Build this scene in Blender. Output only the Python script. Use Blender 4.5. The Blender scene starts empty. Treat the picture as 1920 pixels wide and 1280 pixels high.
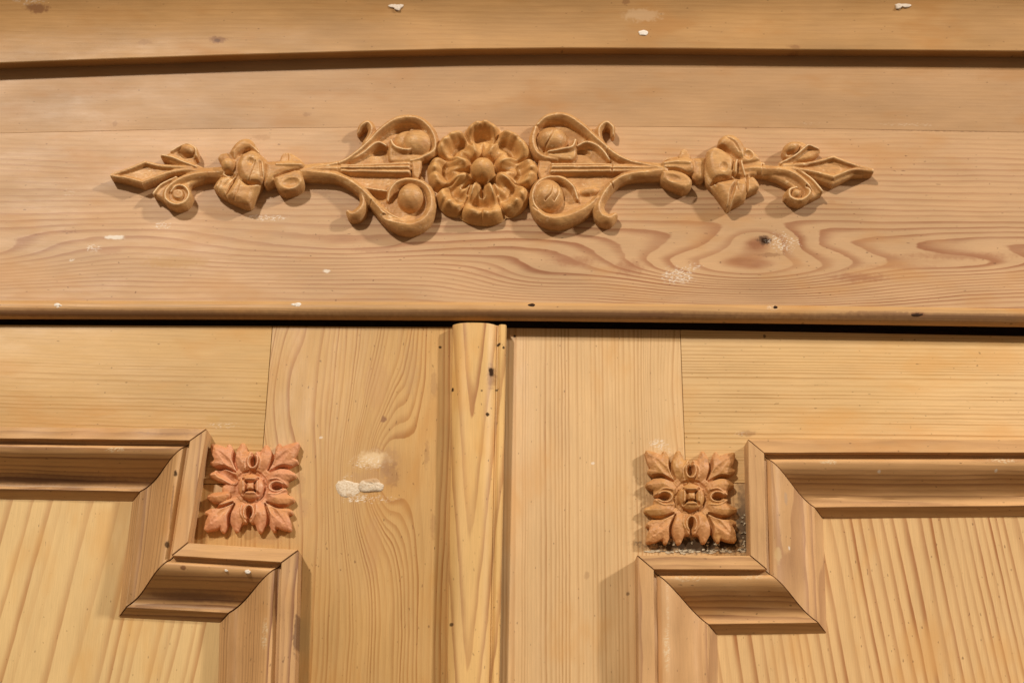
import bpy, bmesh, math, random
import numpy as np
from mathutils import Vector, Matrix

# ------------------------------------------------------------------ camera, world, lamps, exposure
S = bpy.context.scene
COL = S.collection
W0, H0 = 1920.0, 1280.0            # the photograph's own pixel grid: all outlines below are measured on it
FPX = 2750.0                       # focal length in those pixels
PITCH, ROLL = math.radians(20.0), math.radians(0.55)
DIST = 1.10
CZ = 1.75                          # height of the point at the middle of the frame

cam_d = bpy.data.cameras.new('camera')
cam = bpy.data.objects.new('camera', cam_d)
COL.objects.link(cam)
cam_d.sensor_width = 36.0
cam_d.lens = FPX / W0 * 36.0
cam_d.clip_start, cam_d.clip_end = 0.05, 60
cam_loc = Vector((0, -DIST * math.cos(PITCH), CZ - DIST * math.sin(PITCH)))
R = Matrix.Rotation(math.radians(90) + PITCH, 3, 'X') @ Matrix.Rotation(ROLL, 3, 'Z')
cam.matrix_world = Matrix.Translation(cam_loc) @ R.to_4x4()
cam_d.dof.use_dof = True
cam_d.dof.focus_distance = 1.075
cam_d.dof.aperture_fstop = 7.0
S.camera = cam

world = bpy.data.worlds.new('World'); S.world = world
world.use_nodes = True
bg = world.node_tree.nodes['Background']
wn_ = world.node_tree
tc_ = wn_.nodes.new('ShaderNodeTexCoord'); sx_ = wn_.nodes.new('ShaderNodeSeparateXYZ'); rp_ = wn_.nodes.new('ShaderNodeMapRange'); mx_ = wn_.nodes.new('ShaderNodeMix')
mx_.data_type = 'RGBA'
wn_.links.new(tc_.outputs['Generated'], sx_.inputs[0]); wn_.links.new(sx_.outputs[2], rp_.inputs[0])
rp_.inputs[1].default_value = -.6; rp_.inputs[2].default_value = .6
wn_.links.new(rp_.outputs[0], mx_.inputs[0])
mx_.inputs[6].default_value = (.62, .42, .25, 1); mx_.inputs[7].default_value = (1.5, 1.14, .78, 1)     # dark floor of the shop, pale ceiling
wn_.links.new(mx_.outputs[2], bg.inputs[0])
bg.inputs[1].default_value = 0.21

def lamp(name, loc, target, power, size, col):
    d = bpy.data.lights.new(name, 'AREA'); d.shape = 'DISK'; d.size = size
    d.energy = power; d.color = col
    o = bpy.data.objects.new(name, d); COL.objects.link(o)
    o.location = loc
    o.rotation_euler = (Vector(target) - Vector(loc)).to_track_quat('-Z', 'Y').to_euler()
lamp('shop_spot_right', (4.2, -2.85, 4.10), (0.1, 0, 1.7), 192, 0.34, (1.0, 0.94, 0.87))
lamp('shop_spot_left', (-2.2, -4.8, 4.95), (0.0, 0, 1.7), 246, 0.40, (1.0, 0.885, 0.745))
S.view_settings.view_transform = 'Standard'
S.view_settings.look = 'None'
S.view_settings.exposure = 0.24
S.view_settings.gamma = 1.0

# ------------------------------------------------------------------ pixel -> place on a plane parallel to the front
RN = np.array(R); CL = np.array(cam_loc)
def PX(px, py, h=0.0):
    """points of the front plane that stands h metres forward of the door frame (world plane y = -h)"""
    px = np.asarray(px, float); py = np.asarray(py, float); h = np.broadcast_to(np.asarray(h, float), px.shape)
    d = np.stack([(px - W0 / 2) / FPX, -(py - H0 / 2) / FPX, -np.ones_like(px)], -1) @ RN.T
    t = (-h - CL[1]) / d[..., 1]
    return CL + d * t[..., None]
def P(px, py, h=0.0):
    return Vector(PX(px, py, h).tolist())
M_PX = 0.0004                      # metres per pixel of relief height

# ------------------------------------------------------------------ objects
def link(name, me, mat, parent, label=None, kind=None):
    o = bpy.data.objects.new(name, me); COL.objects.link(o)
    if mat: me.materials.append(mat)
    if parent: o.parent = parent
    if label: o['label'] = label
    if kind: o['kind'] = kind
    return o
def empty(name, parent=None, label=None):
    o = bpy.data.objects.new(name, None); COL.objects.link(o)
    o.empty_display_size = 0.05
    if parent: o.parent = parent
    if label: o['label'] = label
    return o
root = empty('pine_wardrobe')
root['label'] = 'stripped pine wardrobe front with carved frieze swag and two panelled doors'
root['category'] = 'wardrobe'

# ------------------------------------------------------------------ node helpers
class NT:
    def __init__(s, name):
        s.m = bpy.data.materials.new(name); s.m.use_nodes = True
        s.t = s.m.node_tree; s.n = s.t.nodes; s.n.clear()
        s.out = s.n.new('ShaderNodeOutputMaterial')
        s.b = s.n.new('ShaderNodeBsdfPrincipled')
        s.t.links.new(s.b.outputs[0], s.out.inputs[0])
    def put(s, sock, v):
        if isinstance(v, bpy.types.NodeSocket): s.t.links.new(v, sock)
        else: sock.default_value = v
    def f(s, op, a, b=None, c=None, clamp=False):
        k = s.n.new('ShaderNodeMath'); k.operation = op; k.use_clamp = clamp
        for i, v in enumerate((a, b, c)):
            if v is not None: s.put(k.inputs[i], v)
        return k.outputs[0]
    def add(s, a, b): return s.f('ADD', a, b)
    def sub(s, a, b): return s.f('SUBTRACT', a, b)
    def mul(s, a, b): return s.f('MULTIPLY', a, b)
    def mad(s, a, b, c): return s.f('MULTIPLY_ADD', a, b, c)
    def step(s, x, lo, hi):
        k = s.n.new('ShaderNodeMapRange'); k.interpolation_type = 'SMOOTHSTEP'
        s.put(k.inputs[0], x); k.inputs[1].default_value = lo; k.inputs[2].default_value = hi
        k.inputs[3].default_value = 0; k.inputs[4].default_value = 1
        return k.outputs[0]
    def remap(s, x, a, b, c, d):
        k = s.n.new('ShaderNodeMapRange')
        s.put(k.inputs[0], x)
        for i, v in enumerate((a, b, c, d)): k.inputs[1 + i].default_value = v
        return k.outputs[0]
    def vec(s, x, y, z):
        k = s.n.new('ShaderNodeCombineXYZ')
        for i, v in enumerate((x, y, z)): s.put(k.inputs[i], v)
        return k.outputs[0]
    def noise(s, v, scale=1.0, detail=2.0, rough=0.5):
        k = s.n.new('ShaderNodeTexNoise'); s.put(k.inputs['Vector'], v)
        k.inputs['Scale'].default_value = scale; k.inputs['Detail'].default_value = detail
        k.inputs['Roughness'].default_value = rough
        return k.outputs[0]
    def mix(s, fac, a, b, mode='MIX'):
        k = s.n.new('ShaderNodeMix'); k.data_type = 'RGBA'; k.blend_type = mode
        s.put(k.inputs[0], fac)
        for i, v in ((6, a), (7, b)):
            s.put(k.inputs[i], v if isinstance(v, bpy.types.NodeSocket) else (*v[:3], 1))
        return k.outputs[2]
    def coords(s):
        k = s.n.new('ShaderNodeTexCoord'); k.object = root
        p = s.n.new('ShaderNodeSeparateXYZ'); s.t.links.new(k.outputs['Object'], p.inputs[0])
        return k.outputs['Object'], [s.mul(o, 1000.0) for o in p.outputs]      # millimetres

def lin(r, g, b):
    return tuple(((c / 255) / 12.92 if c / 255 <= 0.04045 else ((c / 255 + 0.055) / 1.055) ** 2.4) for c in (r, g, b))

def wood(name, grain='x', sp=4.0, early=(.50, .32, .155), late=(.30, .155, .07), k=0.8, warp=1.2, wl=120.0, wa=30.0,
         parab=None, bumps=(), spots=(), fade=None, h=0.0, seed=0.0, depthw=0.6, rough=0.46, tilt=0.0, patch=0.35,
         fibre=0.13, grey=0.25, warm=0.55, wig=0.35, xfade=None, soft=0.5, drift=3.0, rnd=.45):
    """sawn pine. sp = ring spacing in mm; bumps/spots = marks at photograph pixels on the plane h."""
    s = NT(name)
    vec, (X, Y, Z) = s.coords()
    u, v = (X, Z) if grain == 'x' else (Z, X)
    dep = s.mul(Y, -1.0)
    n_w = s.noise(s.vec(s.mad(u, 1 / wl, seed * 7.13), s.mul(v, 1 / wa), s.mad(dep, 1 / 40.0, seed)), 1.0, 2.0, 0.45)
    n_f = s.noise(s.vec(s.mad(u, 1 / 28.0, seed * 3.1), s.mul(v, 1 / 7.0), seed), 1.0, 3.0, 0.55)
    f = s.mad(s.add(v, s.mul(dep, depthw)), 1 / sp, s.mul(s.sub(n_w, 0.5), warp * 2))
    f = s.add(f, s.mul(s.sub(n_f, 0.5), wig))
    if tilt: f = s.mad(u, tilt / sp, f)
    if parab:                                       # cathedral: nested parabolas, (pixel of axis, mm half width for one ring, rings per mm)
        (ax, ay), wdt, per = parab
        q = P(ax, ay, h) * 1000
        du = s.sub(u, q.x if grain == 'x' else q.z); dv = s.sub(v, q.z if grain == 'x' else q.x)
        a = s.mul(dv, 1 / wdt)
        f = s.add(s.add(s.f('POWER', s.mad(a, a, 2.0), 0.325), s.mul(du, -per)), s.mul(s.sub(n_w, 0.5), warp * 2))
        f = s.add(f, s.mul(s.sub(n_f, 0.5), 0.3))
    for (bx, by, ru, rv, am) in bumps:
        q = P(bx, by, h) * 1000
        a = s.mul(s.sub(u, q.x if grain == 'x' else q.z), 1 / (ru * .4)); b = s.mul(s.sub(v, q.z if grain == 'x' else q.x), 1 / (rv * .4))
        e = s.f('POWER', 2.718, s.mul(s.mad(a, a, s.mul(b, b)), -1.0))
        f = s.mad(e, am, f)
    # uneven ring widths, and each ring its own strength
    n_1 = s.noise(s.vec(s.mul(f, 0.17), seed * 5.7 + 2, 0.3), 1.0, 1.0)
    f = s.mad(n_1, drift, f)
    fr = s.f('FRACT', f); fl = s.f('FLOOR', f)
    wn = s.n.new('ShaderNodeTexWhiteNoise'); wn.noise_dimensions = '1D'; s.put(wn.inputs['W'], s.add(fl, seed * 11.0))
    ring = s.mul(s.step(fr, 1 - soft - .22, 0.90), s.sub(1.0, s.step(fr, 0.92, 1.0)))
    ring = s.mul(ring, s.f('MAXIMUM', s.remap(wn.outputs[0], 0, 1, rnd, 1.0), 0.0))
    n_s = s.noise(s.vec(s.mad(u, 1 / 90.0, seed), s.mad(v, 1 / 26.0, seed * 2.3), seed * 1.7), 1.0, 2.0)
    ring = s.mul(ring, s.remap(n_s, 0.25, 0.75, 0.5, 1.15))
    if fade:                                        # (pixel y or x of two lines, ring strength at each)
        (p0, k0), (p1, k1) = fade
        q0, q1 = (P(960, p0, h).z, P(960, p1, h).z) if grain == 'x' else (P(p0, 900, h).x, P(p1, 900, h).x)
        ring = s.mul(ring, s.remap(v, q0 * 1000, q1 * 1000, k0, k1))
    if xfade: ring = s.mul(ring, s.remap(u, P(xfade[0], 500, h).x * 1000, P(xfade[1], 500, h).x * 1000, xfade[2], 1.0))
    ring = s.mul(ring, k * 1.25)
    col = s.mix(ring, early, late)
    # broad tone, fibres, grey-green weathering
    n_b = s.noise(s.vec(s.mad(u, 1 / 110.0, seed * 1.3), s.mad(v, 1 / 40.0, 4.0 + seed), seed), 1.0, 3.0, 0.55)
    tone = s.remap(n_b, 0.25, 0.75, 1 - patch * .42, 1 + patch * .42)
    n_h = s.noise(s.vec(s.mul(u, 1 / 22.0), s.mul(v, 1 / 0.42), s.mad(dep, 1 / .5, seed)), 1.0, 3.0, 0.65)
    tone = s.mul(tone, s.remap(n_h, 0.2, 0.8, 1 - fibre, 1 + fibre))
    n_d = s.noise(s.vec(s.mul(u, 1 / 5.0), s.mul(v, 1 / 0.30), seed + 9), 1.0, 1.0, 0.5)      # short pores
    tone = s.mul(tone, s.sub(1.0, s.mul(s.step(n_d, 0.68, 0.80), 0.16)))
    g = s.vec(tone, tone, tone)
    col = s.mix(1.0, col, g, 'MULTIPLY')
    n_g = s.noise(s.vec(s.mad(u, 1 / 60.0, seed * 4.4), s.mad(v, 1 / 22.0, 1.7), seed * 3), 1.0, 4.0, 0.6)
    col = s.mix(s.mul(s.step(n_g, 0.50, 0.72), grey), col, tuple(c * w for c, w in zip(early, (1.02, 1.03, 1.10))))
    n_o = s.noise(s.vec(s.mad(u, 1 / 75.0, seed * 2.4), s.mad(v, 1 / 30.0, 8.7), seed * 2), 1.0, 3.0, 0.6)
    col = s.mix(s.mul(s.step(n_o, 0.50, 0.74), warm), col, tuple(c * w for c, w in zip(early, (.93, .76, .52))))
    n_p = s.noise(s.vec(s.mad(u, 1 / 3.0, seed), s.mul(v, 1 / 1.6), seed), 1.0, 0.0)
    col = s.mix(s.mul(s.step(n_p, 0.80, 0.86), .55), col, tuple(c * .35 for c in late))
    rgh = rough
    gloss = 0.30
    # knots, nail holes, worm holes, paint smears, shade painted under the bead: irregular blots
    if spots:
        n_e = s.noise(s.vec(s.mul(X, 1 / 3.2), s.mul(Z, 1 / 3.2), 0.7), 1.0, 3.0, 0.6)
        n_k = s.noise(s.vec(s.mad(Z, .25, s.mul(X, 1 / 2.4)), s.mad(X, -.3, s.mul(Z, 1 / 0.9)), 0.2), 1.0, 3.0, 0.6)
        ne = s.mul(s.sub(n_e, 0.5), 1.5)
        for sp_ in spots:
            sx, sy, rx, ry, c, al = sp_[:6]; brk = sp_[6] if len(sp_) > 6 else 0; edge = sp_[7] if len(sp_) > 7 else .45; rag = sp_[8] if len(sp_) > 8 else 1.0
            q = P(sx, sy, h) * 1000
            a = s.mul(s.sub(X, q.x), 1 / (rx * .4)); b = s.mul(s.sub(Z, q.z), 1 / (ry * .4))
            d = s.mad(ne, rag, s.f('SQRT', s.mad(a, a, s.mul(b, b))))
            mk = s.sub(1.0, s.step(d, 1 - edge, 1 + edge * .3))
            if brk: mk = s.mul(mk, s.step(n_k, 0.42 + .12 * brk, 0.56 + .12 * brk))
            col = s.mix(s.mul(mk, al), col, c)
            if sum(c) < .12: gloss = s.mul(s.sub(1.0, s.mul(mk, al)), gloss)
    s.put(s.b.inputs['Base Color'], col)
    s.put(s.b.inputs['Roughness'], s.remap(n_g, 0.3, 0.7, rgh - .08, rgh + .08))
    s.put(s.b.inputs['Specular IOR Level'], gloss)
    bp = s.n.new('ShaderNodeBump'); bp.inputs['Strength'].default_value = 0.35; bp.inputs['Distance'].default_value = 0.001
    n_u = s.noise(s.vec(s.mul(u, 1 / 45.0), s.mul(v, 1 / 14.0), seed), 1.0, 2.0)
    s.put(bp.inputs['Height'], s.add(s.mul(ring, 0.10), s.add(s.mul(n_h, 0.16), s.mul(n_u, 1.2))))
    s.put(s.b.inputs['Normal'], bp.outputs[0])
    return s.m

def carved(name, base, dark, light, seed=0, worn=0.25, grain=0.5, pink=None):
    """carved softwood or composition: mottled, edges rubbed pale on the proud bits of noise"""
    s = NT(name)
    vec, (X, Y, Z) = s.coords()
    n1 = s.noise(s.vec(s.mad(X, 1 / 16., seed), s.mul(Z, 1 / 9.), s.mul(Y, 1 / 9.)), 1, 4, .6)
    n2 = s.noise(s.vec(s.mad(X, 1 / 2.2, seed), s.mul(Z, 1 / 1.3), s.mul(Y, 1 / 1.5)), 1, 4, .65)
    n3 = s.noise(s.vec(s.mad(X, 1 / 26., seed * 3), s.mul(Z, 1 / .9), s.mul(Y, 1 / 1.1)), 1, 2, .55)
    col = s.mix(s.step(n1, .30, .70), base, dark)
    col = s.mix(s.mul(s.step(n3, .45, .62), grain * .42), col, tuple(c * .62 for c in base))
    if pink: 
        n5 = s.noise(s.vec(s.mad(X, 1 / 26., seed * 2 + 3), s.mul(Z, 1 / 26.), 0), 1, 3, .6)
        col = s.mix(s.step(n5, .40, .62), col, pink)
    n4 = s.noise(s.vec(s.mad(X, 1 / 7., seed + 5), s.mul(Z, 1 / 5.), s.mul(Y, 1 / 6.)), 1, 5, .7)
    col = s.mix(s.mul(s.step(n4, .57, .74), worn), col, light)
    geo = s.n.new('ShaderNodeNewGeometry')
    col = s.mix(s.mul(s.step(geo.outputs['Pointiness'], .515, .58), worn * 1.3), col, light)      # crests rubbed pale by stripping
    n6 = s.noise(s.vec(s.mad(X, 1 / 11., seed + 8), s.mul(Z, 1 / 7.), s.mul(Y, 1 / 6.)), 1, 4, .65)
    col = s.mix(s.mul(s.step(n6, .56, .70), .45), col, tuple(c * q for c, q in zip(base, (.50, .42, .34))))     # blotches of old wax
    t = s.remap(n2, .25, .75, .92, 1.08)
    col = s.mix(1.0, col, s.vec(t, t, t), 'MULTIPLY')
    s.put(s.b.inputs['Base Color'], col)
    s.put(s.b.inputs['Roughness'], s.remap(n1, .3, .7, .42, .58))
    s.b.inputs['Specular IOR Level'].default_value = 0.35
    bp = s.n.new('ShaderNodeBump'); bp.inputs['Strength'].default_value = 0.22; bp.inputs['Distance'].default_value = 0.0007
    s.put(bp.inputs['Height'], s.add(s.mul(n2, .8), s.mul(n3, .35)))
    s.put(s.b.inputs['Normal'], bp.outputs[0])
    return s.m

def filler_mat(name, c):
    s = NT(name)
    vec, (X, Y, Z) = s.coords()
    n = s.noise(vec, 450, 4, .6)
    col = s.mix(s.step(n, .4, .7), c, tuple(x * .82 for x in c))
    s.put(s.b.inputs['Base Color'], col); s.b.inputs['Roughness'].default_value = .8
    bp = s.n.new('ShaderNodeBump'); bp.inputs['Strength'].default_value = .6; bp.inputs['Distance'].default_value = .0006
    s.put(bp.inputs['Height'], n); s.put(s.b.inputs['Normal'], bp.outputs[0])
    return s.m

# ------------------------------------------------------------------ geometry helpers
def finish(me, sharp=35):
    me.update()
    for p in me.polygons: p.use_smooth = True
    me.set_sharp_from_angle(angle=math.radians(sharp))

def slab(name, pts, h, back, mat, parent, bev=0.0006, label=None, hpt=None):
    """board with the outline pts (photograph pixels on the plane h), front at h, back face at height `back`"""
    bm = bmesh.new()
    f = [bm.verts.new(P(x, y, h)) for x, y in pts]
    b = [bm.verts.new((v.co.x, -back, v.co.z)) for v in f]
    n = len(pts)
    bm.faces.new(f); bm.faces.new(b[::-1])
    for i in range(n):
        bm.faces.new((f[i], b[i], b[(i + 1) % n], f[(i + 1) % n]))
    bmesh.ops.recalc_face_normals(bm, faces=bm.faces)
    fr = [e for e in bm.edges if all(abs(v.co.y + h) < 1e-7 for v in e.verts)]
    if bev: bmesh.ops.bevel(bm, geom=fr, offset=bev, segments=2, affect='EDGES', profile=.6)
    me = bpy.data.meshes.new(name); bm.to_mesh(me); bm.free()
    finish(me, 40)
    return link(name, me, mat, parent, label)

def loft(name, sections, mat, parent, caps=True, label=None, sharp=30):
    """surface through rows of points (each row the same count), closed across the row"""
    bm = bmesh.new()
    rows = [[bm.verts.new(p) for p in r] for r in sections]
    n = len(rows[0])
    for a, b in zip(rows[:-1], rows[1:]):
        for i in range(n):
            j = (i + 1) % n
            bm.faces.new((a[i], a[j], b[j], b[i]))
    if caps: bm.faces.new(rows[0][::-1]); bm.faces.new(rows[-1])
    bmesh.ops.recalc_face_normals(bm, faces=bm.faces)
    me = bpy.data.meshes.new(name); bm.to_mesh(me); bm.free()
    finish(me, sharp)
    return link(name, me, mat, parent, label)

rng = np.random.default_rng(7)
def smooth_noise(shape, cell, seed):
    r = np.random.default_rng(seed)
    h, w = shape
    gh, gw = int(h / cell) + 3, int(w / cell) + 3
    g = r.standard_normal((gh, gw))
    yy = np.arange(h) / cell; xx = np.arange(w) / cell
    y0 = yy.astype(int); x0 = xx.astype(int)
    fy = (yy - y0)[:, None]; fx = (xx - x0)[None, :]
    fy = fy * fy * (3 - 2 * fy); fx = fx * fx * (3 - 2 * fx)
    a = g[y0][:, x0]; b = g[y0][:, x0 + 1]; c = g[y0 + 1][:, x0]; d = g[y0 + 1][:, x0 + 1]
    return a * (1 - fx) * (1 - fy) + b * fx * (1 - fy) + c * (1 - fx) * fy + d * fx * fy

def spline(pts, n=14):
    p = np.array(pts, float)
    n = max(n, int(np.hypot(*np.diff(p[:, :2], axis=0).T).max()))
    if len(p) == 2: 
        t = np.linspace(0, 1, n)[:, None]
        return p[0] * (1 - t) + p[1] * t
    q = np.vstack([2 * p[0] - p[1], p, 2 * p[-1] - p[-2]])
    out = []
    for i in range(1, len(q) - 2):
        t = np.linspace(0, 1, n, endpoint=False)[:, None]
        a, b, c, d = q[i - 1], q[i], q[i + 1], q[i + 2]
        out.append(.5 * (2 * b + (c - a) * t + (2 * a - 5 * b + 4 * c - d) * t ** 2 + (3 * b - a - 3 * c + d) * t ** 3))
    out.append(p[-1:])
    return np.vstack(out)

class Relief:
    """a carving as heights (in pixels) over the board, shaped with strokes, lobes, plates and gouges"""
    def __init__(s, x0, y0, x1, y1, step=1.0):
        s.step = step
        s.x = np.arange(x0, x1 + step, step); s.y = np.arange(y0, y1 + step, step)
        s.X, s.Y = np.meshgrid(s.x, s.y)
        s.H = np.zeros_like(s.X); s.M = np.zeros(s.X.shape, bool)
    def box(s, xa, ya, xb, yb):
        i0 = max(0, int((xa - s.x[0]) / s.step) - 1); i1 = min(len(s.x), int((xb - s.x[0]) / s.step) + 3)
        j0 = max(0, int((ya - s.y[0]) / s.step) - 1); j1 = min(len(s.y), int((yb - s.y[0]) / s.step) + 3)
        return slice(j0, j1), slice(i0, i1)
    def near(s, pts, r, hh):
        P4 = np.column_stack([np.array(pts, float), np.broadcast_to(np.array(r, float), (len(pts),)), np.broadcast_to(np.array(hh, float), (len(pts),))])
        q = spline(P4, 12); rm = q[:, 2].max() + 1
        sl = s.box(q[:, 0].min() - rm, q[:, 1].min() - rm, q[:, 0].max() + rm, q[:, 1].max() + rm)
        X, Y = s.X[sl], s.Y[sl]
        best = np.full(X.shape, 9.0); bh = np.zeros(X.shape)
        for a, b, rr, hv in q:
            t = np.hypot(X - a, Y - b) / max(rr, .5)
            m = t < best
            best[m] = t[m]; bh[m] = hv
        return sl, best, bh
    def rib(s, pts, r, h, ped=.5, groove=0.0, pw=2.0):
        sl, t, hv = s.near(pts, r, h)
        m = t < 1
        tt = np.clip(t, 0, 1)
        v = hv * (ped + (1 - ped) * (.5 * (1 - tt) + .5 * (1 - tt ** (pw + .6)) ** .62))
        if groove: v = v - groove * np.exp(-(tt / .35) ** 2)
        s.H[sl] = np.where(m, np.maximum(s.H[sl], v), s.H[sl]); s.M[sl] |= m
    def cut(s, pts, r, d, pw=2.0):
        sl, t, hv = s.near(pts, r, d)
        s.H[sl] -= np.where(t < 1, hv * (1 - np.clip(t, 0, 1) ** pw), 0)
    def lobe(s, cx, cy, rx, ry, h, rot=0, ped=.45, mask=True):
        rm = max(rx, ry); sl = s.box(cx - rm, cy - rm, cx + rm, cy + rm)
        a = math.radians(rot); dx, dy = s.X[sl] - cx, s.Y[sl] - cy
        t = np.hypot((dx * math.cos(a) + dy * math.sin(a)) / rx, (-dx * math.sin(a) + dy * math.cos(a)) / ry)
        m = t < 1
        if not mask: m &= s.M[sl]
        v = h * (ped + (1 - ped) * np.sqrt(1 - np.clip(t, 0, 1) ** 2))
        s.H[sl] = np.where(m, np.maximum(s.H[sl], v), s.H[sl])
        if mask: s.M[sl] |= m
    def dent(s, cx, cy, rx, ry, d, rot=0):
        rm = max(rx, ry); sl = s.box(cx - rm, cy - rm, cx + rm, cy + rm)
        a = math.radians(rot); dx, dy = s.X[sl] - cx, s.Y[sl] - cy
        t = np.hypot((dx * math.cos(a) + dy * math.sin(a)) / rx, (-dx * math.sin(a) + dy * math.cos(a)) / ry)
        s.H[sl] -= np.where(t < 1, d * (1 - np.clip(t, 0, 1) ** 2) ** .8, 0)
    def plate(s, pts, h, bev=6.0, ped=.55, smooth=True):
        q = np.array(pts, float)
        if smooth: q = spline(np.vstack([q, q[:1]]), 8)[:-1]
        sl = s.box(q[:, 0].min(), q[:, 1].min(), q[:, 0].max(), q[:, 1].max())
        X, Y = s.X[sl], s.Y[sl]
        inside = np.zeros(X.shape, bool); dist = np.full(X.shape, 1e9)
        for (ax, ay), (bx, by) in zip(q, np.roll(q, -1, 0)):
            cond = (ay > Y) != (by > Y)
            with np.errstate(divide='ignore', invalid='ignore'):
                xi = (bx - ax) * (Y - ay) / (by - ay + 1e-12) + ax
            inside ^= cond & (X < xi)
            dx, dy = bx - ax, by - ay; L = dx * dx + dy * dy + 1e-9
            t = np.clip(((X - ax) * dx + (Y - ay) * dy) / L, 0, 1)
            dist = np.minimum(dist, np.hypot(X - ax - t * dx, Y - ay - t * dy))
        t = np.clip(dist / bev, 0, 1)
        v = h * (ped + (1 - ped) * np.sqrt(1 - (1 - t) ** 2))
        s.H[sl] = np.where(inside, np.maximum(s.H[sl], v), s.H[sl]); s.M[sl] |= inside
    def blur(s, n=1):
        for _ in range(n):
            w = s.M.astype(float); h = s.H * w
            def k(a):
                p = np.pad(a, 1)
                return (4 * p[1:-1, 1:-1] + 2 * (p[:-2, 1:-1] + p[2:, 1:-1] + p[1:-1, :-2] + p[1:-1, 2:])
                        + p[:-2, :-2] + p[:-2, 2:] + p[2:, :-2] + p[2:, 2:])
            s.H = np.where(s.M, k(h) / np.maximum(k(w), 1e-6), s.H)
    def build(s, name, face_h, href, mat, parent, label=None, rough=.7, seed=1, lowest=3.0, scale=1.0):
        s.H += smooth_noise(s.H.shape, 9 / s.step, seed) * rough + smooth_noise(s.H.shape, 3.2 / s.step, seed + 1) * rough * .45
        s.H = np.maximum(s.H, lowest)
        M = s.M
        ny, nx = M.shape
        q = M[:-1, :-1] & M[1:, :-1] & M[:-1, 1:] & M[1:, 1:]
        used = np.zeros(M.shape, bool)
        used[:-1, :-1] |= q; used[1:, :-1] |= q; used[:-1, 1:] |= q; used[1:, 1:] |= q
        idx = -np.ones(M.shape, int); idx[used] = np.arange(used.sum())
        PXs, PYs = s.X[used].copy(), s.Y[used].copy()
        a, b, c, d = idx[:-1, :-1][q], idx[:-1, 1:][q], idx[1:, 1:][q], idx[1:, :-1][q]
        quads = np.stack([a, d, c, b], 1)
        e = np.concatenate([quads[:, [0, 1]], quads[:, [1, 2]], quads[:, [2, 3]], quads[:, [3, 0]]])
        key = np.sort(e, 1); ku = key[:, 0].astype(np.int64) * len(PXs) + key[:, 1]
        un, inv, cnt = np.unique(ku, return_inverse=True, return_counts=True)
        be = e[cnt[inv] == 1]
        for _ in range(4):                                  # fair the sawn outline
            sx = np.zeros(len(PXs)); sy = np.zeros(len(PXs)); n_ = np.zeros(len(PXs))
            for i, j in ((0, 1), (1, 0)):
                np.add.at(sx, be[:, i], PXs[be[:, j]]); np.add.at(sy, be[:, i], PYs[be[:, j]]); np.add.at(n_, be[:, i], 1)
            on = n_ > 0
            PXs[on] = .5 * PXs[on] + .5 * sx[on] / n_[on]; PYs[on] = .5 * PYs[on] + .5 * sy[on] / n_[on]
        base = PX(PXs, PYs, face_h + href)
        top = base.copy(); top[:, 1] = -(face_h + s.H[used] * M_PX * scale)
        bi = np.unique(be); low = base[bi].copy(); low[:, 1] = -(face_h - 0.0004)
        mp = -np.ones(len(PXs), int); mp[bi] = np.arange(len(bi)) + len(PXs)
        verts = np.vstack([top, low])
        sk = np.stack([be[:, 1], be[:, 0], mp[be[:, 0]], mp[be[:, 1]]], 1)
        faces = np.vstack([quads, sk])
        me = bpy.data.meshes.new(name)
        me.vertices.add(len(verts)); me.vertices.foreach_set('co', verts.ravel())
        me.loops.add(faces.size); me.loops.foreach_set('vertex_index', faces.ravel())
        me.polygons.add(len(faces)); me.polygons.foreach_set('loop_start', np.arange(0, faces.size, 4))
        me.update(calc_edges=True); me.validate()
        bm = bmesh.new(); bm.from_mesh(me); bmesh.ops.recalc_face_normals(bm, faces=bm.faces)
        bm.normal_update()
        up = sum(f.normal.y for f in list(bm.faces)[:400])
        if up > 0: bmesh.ops.reverse_faces(bm, faces=bm.faces)
        bm.to_mesh(me); bm.free()
        finish(me, 50)
        return link(name, me, mat, parent, label)

def blobpatch(name, cx, cy, rx, ry, h, hgt, mat, parent, seed, label=None, wob=.35, flat=.5):
    """a dab of filler, thicker in the middle, with a ragged edge"""
    r = np.random.default_rng(seed); n = 22
    ang = np.linspace(0, 2 * math.pi, n, endpoint=False)
    rad = 1 + wob * (sum(r.standard_normal() * np.cos(ang * k + r.uniform(0, 6.3)) / k for k in range(1, 6))) * .6
    bm = bmesh.new()
    rings = []
    for t, z in ((1.0, -.0003), (.97, .35), (.75, .8), (.4, 1.0)):
        rings.append([bm.verts.new(P(cx + rx * rad[i] * t * math.cos(ang[i]), cy + ry * rad[i] * t * math.sin(ang[i]), h) +
                                   Vector((0, -(hgt * z * (1 + .25 * r.standard_normal() * (z > .5))) if z > 0 else .0003, 0))) for i in range(n)])
    c = bm.verts.new(P(cx, cy, h) + Vector((0, -hgt, 0)))
    for a, b in zip(rings[:-1], rings[1:]):
        for i in range(n): bm.faces.new((a[i], a[(i + 1) % n], b[(i + 1) % n], b[i]))
    for i in range(n): bm.faces.new((rings[-1][i], rings[-1][(i + 1) % n], c))
    bmesh.ops.recalc_face_normals(bm, faces=bm.faces)
    me = bpy.data.meshes.new(name); bm.to_mesh(me); bm.free(); finish(me, 60)
    return link(name, me, mat, parent, label)

# ------------------------------------------------------------------ heights (metres in front of the right door's frame)
HF = 0.016       # frieze face
HC = 0.0290      # cornice fillet
HDL, HDR = 0.006, 0.0   # left door stands a little proud
MOULD = 0.018
PANEL = -0.012

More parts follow.
